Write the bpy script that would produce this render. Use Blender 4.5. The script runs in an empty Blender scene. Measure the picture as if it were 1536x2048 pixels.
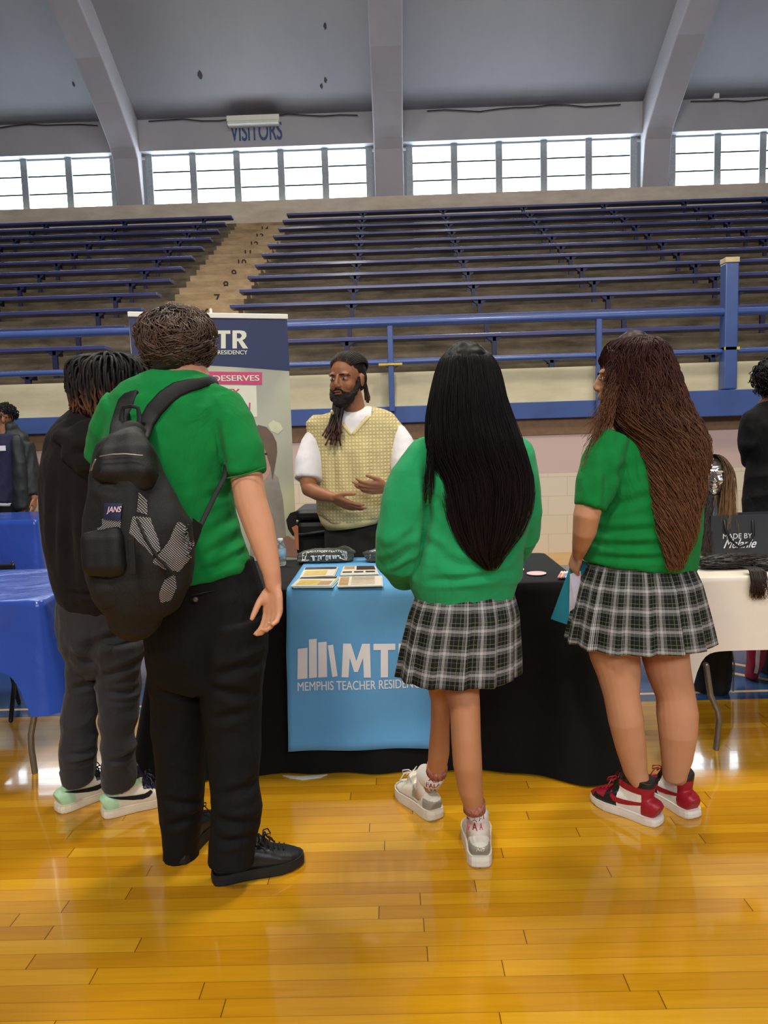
import bpy, math, random
import numpy as np
from mathutils import Vector, Matrix, noise
from mathutils.bvhtree import BVHTree
random.seed(7)
SC = bpy.context.scene
PI = math.pi
# ------------------------------------------------------------------ camera
FP, CH = 1479.0, 1.36
YAW, PITCH, ROLL = math.radians(-0.87), math.radians(6.0), math.radians(-1.756)
fwd = Vector((math.sin(YAW)*math.cos(PITCH), math.cos(YAW)*math.cos(PITCH), -math.sin(PITCH)))
rt0 = Vector((math.cos(YAW), -math.sin(YAW), 0)); up0 = rt0.cross(fwd)
RT = rt0*math.cos(ROLL) + up0*math.sin(ROLL); UP = up0*math.cos(ROLL) - rt0*math.sin(ROLL)
cd = bpy.data.cameras.new('camera'); cam = bpy.data.objects.new('camera', cd)
SC.collection.objects.link(cam); SC.camera = cam
m = Matrix.Identity(4)
for i in range(3):
    m[i][0] = RT[i]; m[i][1] = UP[i]; m[i][2] = -fwd[i]
m[2][3] = CH
cam.matrix_world = m
cd.sensor_fit = 'VERTICAL'; cd.sensor_height = 36; cd.lens = FP/2048*36; cd.clip_end = 200
def P(px, py, Y):                        # point on the plane world-y = Y seen at a photo position
    d = fwd + RT*((px-768)/FP) - UP*((py-1024)/FP)
    return Vector((0, 0, CH)) + d*(Y/d.y)
def F(px, py, z=0.0):                    # point at height z
    d = fwd + RT*((px-768)/FP) - UP*((py-1024)/FP)
    return Vector((0, 0, CH)) + d*((z-CH)/d.z)
# ------------------------------------------------------------------ world, lights, exposure
W = bpy.data.worlds.new('world'); SC.world = W; W.use_nodes = True
bg = W.node_tree.nodes['Background']; bg.inputs[0].default_value = (0.80, 0.88, 1.0, 1); bg.inputs[1].default_value = 0.17
SC.view_settings.view_transform = 'Standard'; SC.view_settings.look = 'None'
SC.view_settings.gamma = 1; SC.view_settings.use_curve_mapping = False
SC.view_settings.exposure = 0.0
def area(name, loc, target, sx, sy, power, col):
    l = bpy.data.lights.new(name, 'AREA'); l.shape = 'RECTANGLE'; l.size = sx; l.size_y = sy; l.energy = power; l.color = col
    o = bpy.data.objects.new(name, l); SC.collection.objects.link(o); o.location = loc
    o.rotation_euler = (Vector(target)-Vector(loc)).to_track_quat('-Z', 'Y').to_euler(); return o
WINDOW_GLOW = 11.0
area('opposite_window_daylight', (3.0, -9.0, 7.4), (0, 3, 0.5), 16, 1.6, 1100, (0.93, 0.96, 1.0))
area('added_fill_light', (-1.5, -2.2, 7.5), (-0.3, 2.5, 0.8), 1.2, 1.2, 300, (1.0, 0.93, 0.76))  # added fill from above and behind the camera, unseen, no fixture
area('added_fill_light', (2.0, 4.5, 8.5), (1.5, 4.0, 0.0), 1.2, 1.2, 380, (1.0, 0.93, 0.76))  # added overhead fill for the floor and tables, no fixture
area('added_fill_light', (-2.0, 9.5, 10.5), (-2.0, 14.0, 4.0), 1.2, 1.2, 110, (1.0, 0.95, 0.85))  # this and the next: added out of view to brighten the bleachers
area('added_fill_light', (5.0, 9.5, 10.5), (5.0, 14.0, 4.0), 1.2, 1.2, 110, (1.0, 0.95, 0.85))
area('added_fill_light', (-3.0, 6.0, 8.5), (-3.0, 5.0, 0.0), 1.2, 1.2, 320, (1.0, 0.95, 0.85))  # added overhead fill on the left, no fixture
# ------------------------------------------------------------------ helpers
def lin(c):
    return tuple(((v/255)/12.92 if v/255 <= .04045 else ((v/255+.055)/1.055)**2.4) for v in c)+(1,)
def new_mat(name):
    m = bpy.data.materials.new(name); m.use_nodes = True; return m, m.node_tree, m.node_tree.nodes['Principled BSDF']
def nd(nt, t, **kw):
    n = nt.nodes.new(t)
    for k, v in kw.items():
        if k.startswith('i_'): n.inputs[int(k[2:])].default_value = v
        else: setattr(n, k, v)
    return n
def mat(name, col, rough=.6, var=.12, scale=20, bump=0.0, bscale=200, spec=.4, metal=0, sheen=0, stretch=None, trans=0, emit=None, coat=0, alpha=1, fold=0, fscale=9):
    m, nt, b = new_mat(name)
    c = lin(col); tc = nd(nt, 'ShaderNodeTexCoord'); L = nt.links
    src = tc.outputs['Object']
    if stretch:
        mp = nd(nt, 'ShaderNodeMapping'); mp.inputs['Scale'].default_value = stretch; L.new(src, mp.inputs[0]); src = mp.outputs[0]
    n = nd(nt, 'ShaderNodeTexNoise'); n.inputs['Scale'].default_value = scale; n.inputs['Detail'].default_value = 5; L.new(src, n.inputs[0])
    r = nd(nt, 'ShaderNodeValToRGB'); r.color_ramp.elements[0].position = .3; r.color_ramp.elements[1].position = .7
    r.color_ramp.elements[0].color = tuple(v*(1-var) for v in c[:3])+(1,); r.color_ramp.elements[1].color = tuple(min(1, v*(1+var)) for v in c[:3])+(1,)
    L.new(n.outputs[0], r.inputs[0]); L.new(r.outputs[0], b.inputs['Base Color'])
    b.inputs['Roughness'].default_value = rough; b.inputs['Specular IOR Level'].default_value = spec; b.inputs['Metallic'].default_value = metal
    if sheen: b.inputs['Sheen Weight'].default_value = sheen; b.inputs['Sheen Roughness'].default_value = .5
    if coat: b.inputs['Coat Weight'].default_value = coat; b.inputs['Coat Roughness'].default_value = .12
    if trans: b.inputs['Transmission Weight'].default_value = trans
    if alpha < 1: b.inputs['Alpha'].default_value = alpha
    if emit: b.inputs['Emission Color'].default_value = lin(emit[0]); b.inputs['Emission Strength'].default_value = emit[1]
    if bump:
        n2 = nd(nt, 'ShaderNodeTexNoise'); n2.inputs['Scale'].default_value = bscale; n2.inputs['Detail'].default_value = 3; L.new(src, n2.inputs[0])
        bp = nd(nt, 'ShaderNodeBump'); bp.inputs['Strength'].default_value = bump; bp.inputs['Distance'].default_value = .002
        L.new(n2.outputs[0], bp.inputs['Height']); L.new(bp.outputs[0], b.inputs['Normal'])
        if fold:
            mp2 = nd(nt, 'ShaderNodeMapping'); mp2.inputs['Scale'].default_value = (1, 1, .55); mp2.inputs['Rotation'].default_value = (0, .5, 0); L.new(tc.outputs['Object'], mp2.inputs[0])
            n3 = nd(nt, 'ShaderNodeTexNoise'); n3.inputs['Scale'].default_value = fscale; n3.inputs['Detail'].default_value = 4; n3.inputs['Roughness'].default_value = .45; n3.inputs['Distortion'].default_value = 1.2; L.new(mp2.outputs[0], n3.inputs[0])
            b3 = nd(nt, 'ShaderNodeBump'); b3.inputs['Strength'].default_value = fold; b3.inputs['Distance'].default_value = .03; L.new(n3.outputs[0], b3.inputs['Height']); L.new(b3.outputs[0], bp.inputs['Normal'])
    return m
def tag(o, label=None, cat=None, group=None, kind=None):
    if label: o['label'] = label
    if cat: o['category'] = cat
    if group: o['group'] = group
    if kind: o['kind'] = kind
    return o
def thing(name, loc, label, cat, group=None):
    o = bpy.data.objects.new(name, None); SC.collection.objects.link(o); o.location = loc; o.empty_display_size = .1
    return tag(o, label, cat, group)
def wloc(o):
    v = Vector(o.location)
    while o.parent: o = o.parent; v += Vector(o.location)
    return v
def obj(name, me, m, parent=None, smooth=True):
    """links a mesh whose vertices are in world coordinates"""
    if not isinstance(m, (list, tuple)): m = [m]
    for x in m: me.materials.append(x)
    o = bpy.data.objects.new(name, me); SC.collection.objects.link(o)
    if parent is not None:
        me.transform(Matrix.Translation(-wloc(parent))); o.parent = parent
    else:
        n = len(me.vertices)
        if n:
            a = np.empty(n*3); me.vertices.foreach_get('co', a); a = a.reshape(-1, 3)
            c = Vector(((a[:, 0].min()+a[:, 0].max())/2, (a[:, 1].min()+a[:, 1].max())/2, a[:, 2].min()))
            me.transform(Matrix.Translation(-c)); o.location = c
    me.polygons.foreach_set('use_smooth', [smooth]*len(me.polygons)); me.update()
    return o
class MB:
    def __init__(s): s.v = []; s.f = []; s.uv = None
    def add(s, vs, fs):
        k = len(s.v); s.v += [Vector(v) for v in vs]; s.f += [tuple(i+k for i in f) for f in fs]; return s
    def box(s, a, b, M=None):
        x0, y0, z0 = a; x1, y1, z1 = b
        vs = [Vector(v) for v in ((x0,y0,z0),(x1,y0,z0),(x1,y1,z0),(x0,y1,z0),(x0,y0,z1),(x1,y0,z1),(x1,y1,z1),(x0,y1,z1))]
        if M is not None: vs = [M @ v for v in vs]
        return s.add(vs, ((3,2,1,0),(4,5,6,7),(0,1,5,4),(1,2,6,5),(2,3,7,6),(3,0,4,7)))
    def quad(s, *p): return s.add(p, (tuple(range(len(p))),))
    def tube(s, pts, ra, rb=None, seg=14, hint=(0, 1, 0), dome=True, pw=2.0):
        """pts: centres; ra: half width list; rb: half depth list (along hint)"""
        pts = [Vector(p) for p in pts]; n = len(pts)
        if not isinstance(ra, (list, tuple)): ra = [ra]*n
        if rb is None: rb = ra
        if not isinstance(rb, (list, tuple)): rb = [rb]*n
        ra = list(ra); rb = list(rb)
        T = []
        for i in range(n):
            t = pts[min(i+1, n-1)]-pts[max(i-1, 0)]; T.append(t.normalized() if t.length > 1e-9 else Vector((0, 0, 1)))
        if dome:
            e0, e1 = min(ra[0], rb[0]), min(ra[-1], rb[-1])
            P0, P1, A0, A1, B0, B1 = pts[0], pts[-1], ra[0], ra[-1], rb[0], rb[-1]
            pre = [(P0 - T[0]*e0*math.sin(a), math.cos(a)) for a in (1.35, .95, .5)]
            post = [(P1 + T[-1]*e1*math.sin(a), math.cos(a)) for a in (.5, .95, 1.35)]
            pts = [p for p, _ in pre]+pts+[p for p, _ in post]
            ra = [A0*c for _, c in pre]+ra+[A1*c for _, c in post]; rb = [B0*c for _, c in pre]+rb+[B1*c for _, c in post]
            T = [T[0]]*3+T+[T[-1]]*3; n = len(pts)
        H = Vector(hint); vs = []; prev = None
        for i in range(n):
            w = H - T[i]*H.dot(T[i])
            if w.length < .25 and prev is not None: w = prev - T[i]*prev.dot(T[i])
            elif w.length < .05: w = Vector((1, .1, .2)) - T[i]*Vector((1, .1, .2)).dot(T[i])
            w.normalize(); prev = w; u = T[i].cross(w)
            for k in range(seg):
                a = 2*PI*k/seg; c, d = math.cos(a), math.sin(a)
                if pw != 2: c = math.copysign(abs(c)**(2/pw), c); d = math.copysign(abs(d)**(2/pw), d)
                vs.append(pts[i]+u*(ra[i]*c)+w*(rb[i]*d))
        fs = [(i*seg+k, i*seg+(k+1) % seg, (i+1)*seg+(k+1) % seg, (i+1)*seg+k) for i in range(n-1) for k in range(seg)]
        fs += [tuple(range(seg))[::-1], tuple((n-1)*seg+k for k in range(seg))]
        return s.add(vs, fs)
    def limb(s, rows, **kw):
        """rows: (px, py, Y, half width in px, half depth in m)"""
        p = [P(r[0], r[1], r[2]) for r in rows]
        return s.tube(p, [r[3]*r[2]/FP for r in rows], [r[4] for r in rows], **kw)
    def prof(s, rows, **kw):
        """rows: (py, left px, right px, Y, half depth in m)"""
        return s.limb([((r[1]+r[2])/2, r[0], r[3], (r[2]-r[1])/2, r[4]) for r in rows], **kw)
    def ell(s, c, r, M=None, seg=18, rings=12):
        vs = []; c = Vector(c)
        for i in range(rings+1):
            th = PI*i/rings
            for k in range(seg):
                a = 2*PI*k/seg; v = Vector((math.sin(th)*math.cos(a)*r[0], math.sin(th)*math.sin(a)*r[1], math.cos(th)*r[2]))
                if M is not None and len(M) == 3: v = M @ v
                vs.append(c+v)
        if M is not None and len(M) == 4: vs = [M @ v for v in vs]
        fs = [(i*seg+k, (i+1)*seg+k, (i+1)*seg+(k+1) % seg, i*seg+(k+1) % seg) for i in range(rings) for k in range(seg)]
        return s.add(vs, fs)
    def prism(s, poly, n, d):
        """poly: ordered 3D points, extruded by d along n"""
        n = Vector(n); k = len(poly); a = [Vector(p) for p in poly]; b = [p+n*d for p in a]
        return s.add(a+b, [tuple(range(k))[::-1], tuple(range(k, 2*k))]+[(i, (i+1) % k, k+(i+1) % k, k+i) for i in range(k)])
    def mesh(s, name='m'):
        me = bpy.data.meshes.new(name); me.from_pydata([tuple(v) for v in s.v], [], s.f); me.validate(clean_customdata=False)
        if s.uv is not None and len(s.uv) == len(me.vertices):
            l = me.uv_layers.new(name='uv')
            idx = np.empty(len(me.loops), int); me.loops.foreach_get('vertex_index', idx)
            l.data.foreach_set('uv', np.array(s.uv)[idx].ravel())
        return me
    def build(s, name, m, parent=None, smooth=False, bevel=0):
        me = s.mesh(name)
        if bevel:
            me = applied(me, [('BEVEL', dict(width=bevel, segments=2, limit_method='ANGLE'))])
        return obj(name, me, m, parent, smooth)
def applied(me, mods):
    o = bpy.data.objects.new('tmp', me); SC.collection.objects.link(o)
    for t, kw in mods:
        md = o.modifiers.new('m', t)
        for k, v in kw.items(): setattr(md, k, v)
    dg = bpy.context.evaluated_depsgraph_get(); dg.update()
    r = bpy.data.meshes.new_from_object(o.evaluated_get(dg)); bpy.data.objects.remove(o); return r
def fuse(mb, voxel=.006, smooth=4, fac=.5, dec=0):
    me = mb.mesh()
    mods = [('REMESH', dict(mode='VOXEL', voxel_size=voxel)), ('SMOOTH', dict(factor=fac, iterations=smooth))]
    return applied(me, mods)
def getco(me):
    a = np.empty(len(me.vertices)*3); me.vertices.foreach_get('co', a); return a.reshape(-1, 3)
def getno(me):
    a = np.empty(len(me.vertices)*3); me.vertices.foreach_get('normal', a); return a.reshape(-1, 3)
def setco(me, a): me.vertices.foreach_set('co', a.ravel()); me.update()
def wrinkle(me, amp=.004, s=(14, 14, 5), seed=0, folds=(), amp2=.0015, s2=(40, 40, 30)):
    """push along normals: stretched ridged noise plus named folds (p0, p1, width, depth)"""
    co = getco(me); no = getno(me); d = np.zeros(len(co)); off = Vector((seed*3.1, seed*1.7, seed))
    for i, c in enumerate(co):
        v = noise.noise(Vector((c[0]*s[0], c[1]*s[1], c[2]*s[2]))+off)
        d[i] = amp*(1-2.2*abs(v)) + amp2*noise.noise(Vector((c[0]*s2[0], c[1]*s2[1], c[2]*s2[2]))+off)
    for (p0, p1, w, dep) in folds:
        a = np.array(p0); b = np.array(p1); ab = b-a; L2 = ab@ab
        a[1] = b[1] = 0; ab = b-a; L2 = ab@ab; c2 = co*np.array([1, 0, 1]); w = w*1.15
        t = np.clip(((c2-a)@ab)/L2, 0, 1); q = c2-(a+t[:, None]*ab); dist = np.sqrt((q**2).sum(1)); msk = np.clip(-no[:, 1]*2.5+.2, 0, 1)*np.sin(np.clip(t, .02, .98)*PI)**.6
        d -= dep*1.1*np.exp(-(dist/w)**2)*msk
        d += dep*.7*np.exp(-((dist-1.9*w)/w)**2)*msk
    setco(me, co+no*d[:, None]); return me
def dent(me, pts):
    co = getco(me); no = getno(me)
    for (p, r, dep) in pts:
        dd = np.sqrt(((co-np.array(p))**2).sum(1)); co = co - no*(dep*np.exp(-(dd/r)**2))[:, None]
    setco(me, co); return me
def cloth(name, mb, m, parent, voxel=.007, smooth=5, **kw):
    me = fuse(mb, voxel, smooth); wrinkle(me, **kw); return obj(name, me, m, parent)
def bvh_of(o):
    me = o.data; M = wloc(o)
    return BVHTree.FromPolygons([v.co+M for v in me.vertices], [tuple(p.vertices) for p in me.polygons])
def text_mesh(s, size, bold=0.0, sx=1.0, shear=0.0, align='CENTER', space=1.0):
    c = bpy.data.curves.new('t', 'FONT'); c.body = s; c.size = size; c.align_x = align; c.shear = shear; c.fill_mode = 'FRONT'; c.space_character = space
    o = bpy.data.objects.new('t', c); SC.collection.objects.link(o)
    dg = bpy.context.evaluated_depsgraph_get(); dg.update()
    me = bpy.data.meshes.new_from_object(o.evaluated_get(dg)); bpy.data.objects.remove(o)
    me.materials.clear(); co = [tuple(v.co) for v in me.vertices]; fc = [tuple(p.vertices) for p in me.polygons]; V, FF = [], []
    for iz, (dx, dy) in enumerate(((-bold, -bold*.5), (bold, -bold*.5), (-bold, bold*.5), (bold, bold*.5), (0, 0)) if bold else ((0, 0),)):
        k = len(V); V += [((x+dx)*sx, y+dy, iz*.00022) for x, y, z in co]; FF += [tuple(i+k for i in f) for f in fc]
    me = bpy.data.meshes.new('text'); me.from_pydata(V, [], FF); return me
def place_text(name, s, size, origin, m, parent, xd=(1, 0, 0), yd=(0, 0, 1), bvh=None, d=(0, 1, 0), off=.002, fit=None, **kw):
    me = text_mesh(s, size, **kw); a = getco(me)
    if fit: # scale to width fit[0], height fit[1]
        a[:, 0] *= fit[0]/max(1e-6, np.ptp(a[:, 0])); a[:, 1] *= fit[1]/max(1e-6, np.ptp(a[:, 1]))
        a[:, 0] -= (a[:, 0].min()+a[:, 0].max())/2; a[:, 1] -= (a[:, 1].min()+a[:, 1].max())/2
    X, Y, O = Vector(xd), Vector(yd), Vector(origin)
    Nn = X.cross(Y).normalized(); co = [O+X*v[0]+Y*v[1]+(Nn*v[2] if not bvh else Nn*0) for v in a]
    if bvh: co = [q-Vector(d).normalized()*float(v[2]) for q, v in zip(project(co, bvh, d, off), a)]
    setco(me, np.array([tuple(v) for v in co])); return obj(name, me, m, parent, False)
def project(co, bvh, d, off):
    d = Vector(d).normalized(); r = []; last = None
    for v in co:
        h = bvh.ray_cast(v-d*.6, d, 1.4)
        if h[0] is not None: last = (h[0]-v).dot(d); r.append(h[0]-d*off)
        else: r.append(v+d*((last or 0)-off))
    return r
def decal(name, polys, m, parent, bvh, d, off=.002, sub=.012):
    """flat outlines (world points) cut fine and laid onto a surface along d"""
    import bmesh
    bm = bmesh.new()
    for poly in polys:
        bm.faces.new([bm.verts.new(p) for p in poly]).normal_update()
    bmesh.ops.triangulate(bm, faces=bm.faces[:])
    for _ in range(4):
        es = [e for e in bm.edges if e.calc_length() > sub]
        if not es: break
        bmesh.ops.subdivide_edges(bm, edges=es, cuts=1); bmesh.ops.triangulate(bm, faces=bm.faces[:])
    me = bpy.data.meshes.new(name); bm.to_mesh(me); bm.free()
    co = project([v.co.copy() for v in me.vertices], bvh, d, off); setco(me, np.array([tuple(v) for v in co]))
    return obj(name, me, m, parent, True)
def on_srf(px, py, bv, off, Y0=3.4):
    d = (P(px, py, 4)-Vector((0, 0, CH))).normalized(); h = bv.ray_cast(Vector((0, 0, CH)), d, 10); return h[0]-d*off if h[0] else P(px, py, Y0)
def proj(v):
    d = Vector(v)-Vector((0, 0, CH)); w = d.dot(fwd); return 768+FP*d.dot(RT)/w, 1024-FP*d.dot(UP)/w
ORD = ['first', 'second', 'third', 'fourth', 'fifth', 'sixth', 'seventh', 'eighth', 'ninth', 'tenth', 'eleventh', 'twelfth', 'thirteenth']
# ------------------------------------------------------------------ setting materials
def floor_mat():
    m, nt, b = new_mat('gym_floor'); L = nt.links
    tc = nd(nt, 'ShaderNodeTexCoord'); sp = nd(nt, 'ShaderNodeSeparateXYZ'); L.new(tc.outputs['Object'], sp.inputs[0])
    def mt(op, a, bb=None, c=None):
        n = nd(nt, 'ShaderNodeMath', operation=op)
        for i, v in enumerate((a, bb, c)):
            if v is None: continue
            if isinstance(v, (int, float)): n.inputs[i].default_value = v
            else: L.new(v, n.inputs[i])
        return n.outputs[0]
    x, y = sp.outputs[0], sp.outputs[1]
    ry = mt('DIVIDE', y, .0575); row = mt('FLOOR', ry); fy = mt('FRACT', ry)
    wn = nd(nt, 'ShaderNodeTexWhiteNoise', noise_dimensions='1D'); L.new(row, wn.inputs['W'])
    xs = mt('ADD', mt('DIVIDE', x, 1.05), mt('MULTIPLY', wn.outputs[0], 7.3)); col = mt('FLOOR', xs); fx = mt('FRACT', xs)
    cid = mt('ADD', mt('MULTIPLY', row, 17.31), mt('MULTIPLY', col, 3.77))
    w2 = nd(nt, 'ShaderNodeTexWhiteNoise', noise_dimensions='1D'); L.new(cid, w2.inputs['W'])
    # grain
    mp = nd(nt, 'ShaderNodeMapping'); mp.inputs['Scale'].default_value = (2.2, 38, 1); L.new(tc.outputs['Object'], mp.inputs[0])
    cmb = nd(nt, 'ShaderNodeCombineXYZ'); L.new(mt('MULTIPLY', w2.outputs[0], 40), cmb.inputs[0]); L.new(mt('MULTIPLY', w2.outputs[0], 13), cmb.inputs[2])
    va = nd(nt, 'ShaderNodeVectorMath', operation='ADD'); L.new(mp.outputs[0], va.inputs[0]); L.new(cmb.outputs[0], va.inputs[1])
    gr = nd(nt, 'ShaderNodeTexNoise'); gr.inputs['Scale'].default_value = 1.6; gr.inputs['Detail'].default_value = 6; gr.inputs['Distortion'].default_value = .8; L.new(va.outputs[0], gr.inputs[0])
    tone = mt('ADD', mt('MULTIPLY', w2.outputs[0], .5), mt('MULTIPLY', gr.outputs[0], .55))
    cr = nd(nt, 'ShaderNodeValToRGB'); e = cr.color_ramp.elements
    e[0].position = .12; e[0].color = lin((168, 112, 16)); e[1].position = .95; e[1].color = lin((206, 156, 36))
    k = cr.color_ramp.elements.new(.55); k.color = lin((190, 136, 22))
    L.new(tone, cr.inputs[0])
    # joints
    jy = mt('GREATER_THAN', mt('ABSOLUTE', mt('SUBTRACT', fy, .5)), .481); jx = mt('GREATER_THAN', mt('ABSOLUTE', mt('SUBTRACT', fx, .5)), .4985)
    jn = mt('MAXIMUM', mt('MULTIPLY', jy, .42), mt('MULTIPLY', jx, .75))
    mx = nd(nt, 'ShaderNodeMix', data_type='RGBA'); L.new(jn, mx.inputs[0]); L.new(cr.outputs[0], mx.inputs[6]); mx.inputs[7].default_value = lin((70, 35, 8))
    # painted blue zone beyond y = 3.57 with a cream edge line, and two pale diagonals
    blue = mt('MULTIPLY', mt('GREATER_THAN', y, 3.57), mt('LESS_THAN', y, 7.35))
    m2 = nd(nt, 'ShaderNodeMix', data_type='RGBA'); L.new(blue, m2.inputs[0]); L.new(mx.outputs[2], m2.inputs[6]); m2.inputs[7].default_value = lin((38, 66, 104))
    l1 = mt('LESS_THAN', mt('ABSOLUTE', mt('SUBTRACT', y, 3.68)), .013)
    dg = mt('ADD', mt('MULTIPLY', x, 1.0), mt('MULTIPLY', y, 1.12))
    l2 = mt('LESS_THAN', mt('ABSOLUTE', mt('SUBTRACT', dg, 6.26)), .028); l3 = mt('LESS_THAN', mt('ABSOLUTE', mt('SUBTRACT', dg, 6.52)), .028)
    ln = mt('MAXIMUM', l1, mt('MULTIPLY', mt('MAXIMUM', l2, l3), blue))
    m3 = nd(nt, 'ShaderNodeMix', data_type='RGBA'); L.new(ln, m3.inputs[0]); L.new(m2.outputs[2], m3.inputs[6]); m3.inputs[7].default_value = lin((190, 160, 120))
    L.new(m3.outputs[2], b.inputs['Base Color'])
    rn = nd(nt, 'ShaderNodeTexNoise'); rn.inputs['Scale'].default_value = 3; rn.inputs['Detail'].default_value = 4; L.new(tc.outputs['Object'], rn.inputs[0])
    L.new(mt('ADD', mt('MULTIPLY', rn.outputs[0], .10), .08), b.inputs['Roughness'])
    b.inputs['Specular IOR Level'].default_value = .45; b.inputs['Coat Weight'].default_value = .5; b.inputs['Coat Roughness'].default_value = .035
    bp = nd(nt, 'ShaderNodeBump'); bp.inputs['Strength'].default_value = .07; bp.inputs['Distance'].default_value = .002
    L.new(mt('ADD', mt('MULTIPLY', jy, -1), mt('MULTIPLY', gr.outputs[0], .25)), bp.inputs['Height']); L.new(bp.outputs[0], b.inputs['Normal']); L.new(bp.outputs[0], b.inputs['Coat Normal'])
    return m
def block_wall_mat():
    m, nt, b = new_mat('painted_block_wall'); L = nt.links
    tc = nd(nt, 'ShaderNodeTexCoord'); mp = nd(nt, 'ShaderNodeMapping'); mp.inputs['Rotation'].default_value = (PI/2, 0, 0); L.new(tc.outputs['Object'], mp.inputs[0])
    br = nd(nt, 'ShaderNodeTexBrick'); br.inputs['Scale'].default_value = 1; br.inputs['Brick Width'].default_value = .42; br.inputs['Row Height'].default_value = .21; br.inputs['Mortar Size'].default_value = .004
    br.inputs['Color1'].default_value = lin((212, 198, 176)); br.inputs['Color2'].default_value = lin((209, 195, 173)); br.inputs['Mortar'].default_value = lin((194, 178, 156)); L.new(mp.outputs[0], br.inputs[0])
    sp = nd(nt, 'ShaderNodeSeparateXYZ'); L.new(tc.outputs['Object'], sp.inputs[0])
    g = nd(nt, 'ShaderNodeMath', operation='GREATER_THAN'); g.inputs[1].default_value = .88; L.new(sp.outputs[2], g.inputs[0])
    mx = nd(nt, 'ShaderNodeMix', data_type='RGBA'); L.new(g.outputs[0], mx.inputs[0]); L.new(br.outputs[0], mx.inputs[6]); mx.inputs[7].default_value = lin((200, 172, 164))
    L.new(mx.outputs[2], b.inputs['Base Color']); b.inputs['Roughness'].default_value = .55
    return m
def concrete_mat(name, c0, c1, sc=1.6, stretch=(1, 1, 3)):
    m, nt, b = new_mat(name); L = nt.links
    tc = nd(nt, 'ShaderNodeTexCoord'); mp = nd(nt, 'ShaderNodeMapping'); mp.inputs['Scale'].default_value = stretch; L.new(tc.outputs['Object'], mp.inputs[0])
    n = nd(nt, 'ShaderNodeTexNoise'); n.inputs['Scale'].default_value = sc; n.inputs['Detail'].default_value = 9; n.inputs['Roughness'].default_value = .65; L.new(mp.outputs[0], n.inputs[0])
    r = nd(nt, 'ShaderNodeValToRGB'); r.color_ramp.elements[0].position = .32; r.color_ramp.elements[1].position = .7
    r.color_ramp.elements[0].color = lin(c0); r.color_ramp.elements[1].color = lin(c1); L.new(n.outputs[0], r.inputs[0]); L.new(r.outputs[0], b.inputs['Base Color'])
    b.inputs['Roughness'].default_value = .8; b.inputs['Specular IOR Level'].default_value = .3
    bp = nd(nt, 'ShaderNodeBump'); bp.inputs['Strength'].default_value = .3; bp.inputs['Distance'].default_value = .01; L.new(n.outputs[0], bp.inputs['Height']); L.new(bp.outputs[0], b.inputs['Normal'])
    return m
M_FLOOR = floor_mat(); M_BLOCK = block_wall_mat()
M_CONC = concrete_mat('terrace_concrete', (70, 61, 52), (132, 119, 101))
M_AISLE = concrete_mat('worn_aisle_concrete', (128, 106, 80), (194, 168, 132), 1.2)
M_PLASTER = concrete_mat('grey_ceiling_plaster', (164, 164, 169), (180, 178, 182), .35, (1, .5, .5))
M_RIB = concrete_mat('painted_rib', (170, 165, 169), (184, 178, 182), .6, (1, 1, 1))
M_CREAM = concrete_mat('cream_painted_concrete', (196, 184, 150), (220, 208, 176), 1.5)
M_SILL = concrete_mat('tan_sill_wall', (190, 176, 158), (218, 205, 186), 1.5)
M_BROWN = mat('brown_band', (122, 92, 66), .6)
M_BLUE = mat('blue_enamel', (62, 84, 142), .35, .12, 3, coat=.3)
M_BENCH = mat('bench_blue_paint', (58, 62, 116), .38, .16, 2.5, coat=.25)
M_BENCHD = mat('bench_bracket_paint', (28, 32, 66), .5)
M_STEEL = mat('window_steel', (150, 156, 160), .6)
M_BARS = mat('dark_glazing_bar', (60, 70, 76), .7)
M_WGLASS = mat('frosted_daylight_glass', (235, 245, 250), .4, .02, emit=((226, 243, 255), WINDOW_GLOW))
M_WHITE = mat('white_plastic', (232, 230, 220), .45, .03)
M_VIS = mat('visitors_paint', (62, 86, 130), .7)
M_TAN = mat('tan_cap', (200, 180, 140), .5)
M_YTAPE = mat('yellow_tape', (214, 180, 70), .5)
M_DARK = mat('dark_number_paint', (48, 42, 38), .8)
# ------------------------------------------------------------------ setting
XA, XB = -15.0, 15.0
def struct(name, mb, m, smooth=False, bevel=0): return tag(mb.build(name, m, None, smooth, bevel), kind='structure')
fl = MB(); fl.box((XA, -10, -.1), (XB, 8.3, 0)); me = fl.mesh(); o = bpy.data.objects.new('floor', me); SC.collection.objects.link(o); me.materials.append(M_FLOOR); tag(o, kind='structure')
wb = MB().box((XA, 8.1, 0), (XB, 8.4, 1.30)); me = wb.mesh(); o = bpy.data.objects.new('wall_back', me); SC.collection.objects.link(o); me.materials.append(M_BLOCK); tag(o, kind='structure')
struct('trim_1', MB().box((XA, 8.085, 1.301), (XB, 8.4, 1.475)), M_BROWN)  # plain brown strip between block wall and blue beam
struct('trim_2', MB().box((XA, 8.03, 1.476), (XB, 8.4, 1.655)), M_BLUE, bevel=.006)
struct('wall_parapet', MB().box((XA, 8.1, 1.656), (XB, 8.32, 2.02)), M_CREAM)
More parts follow.
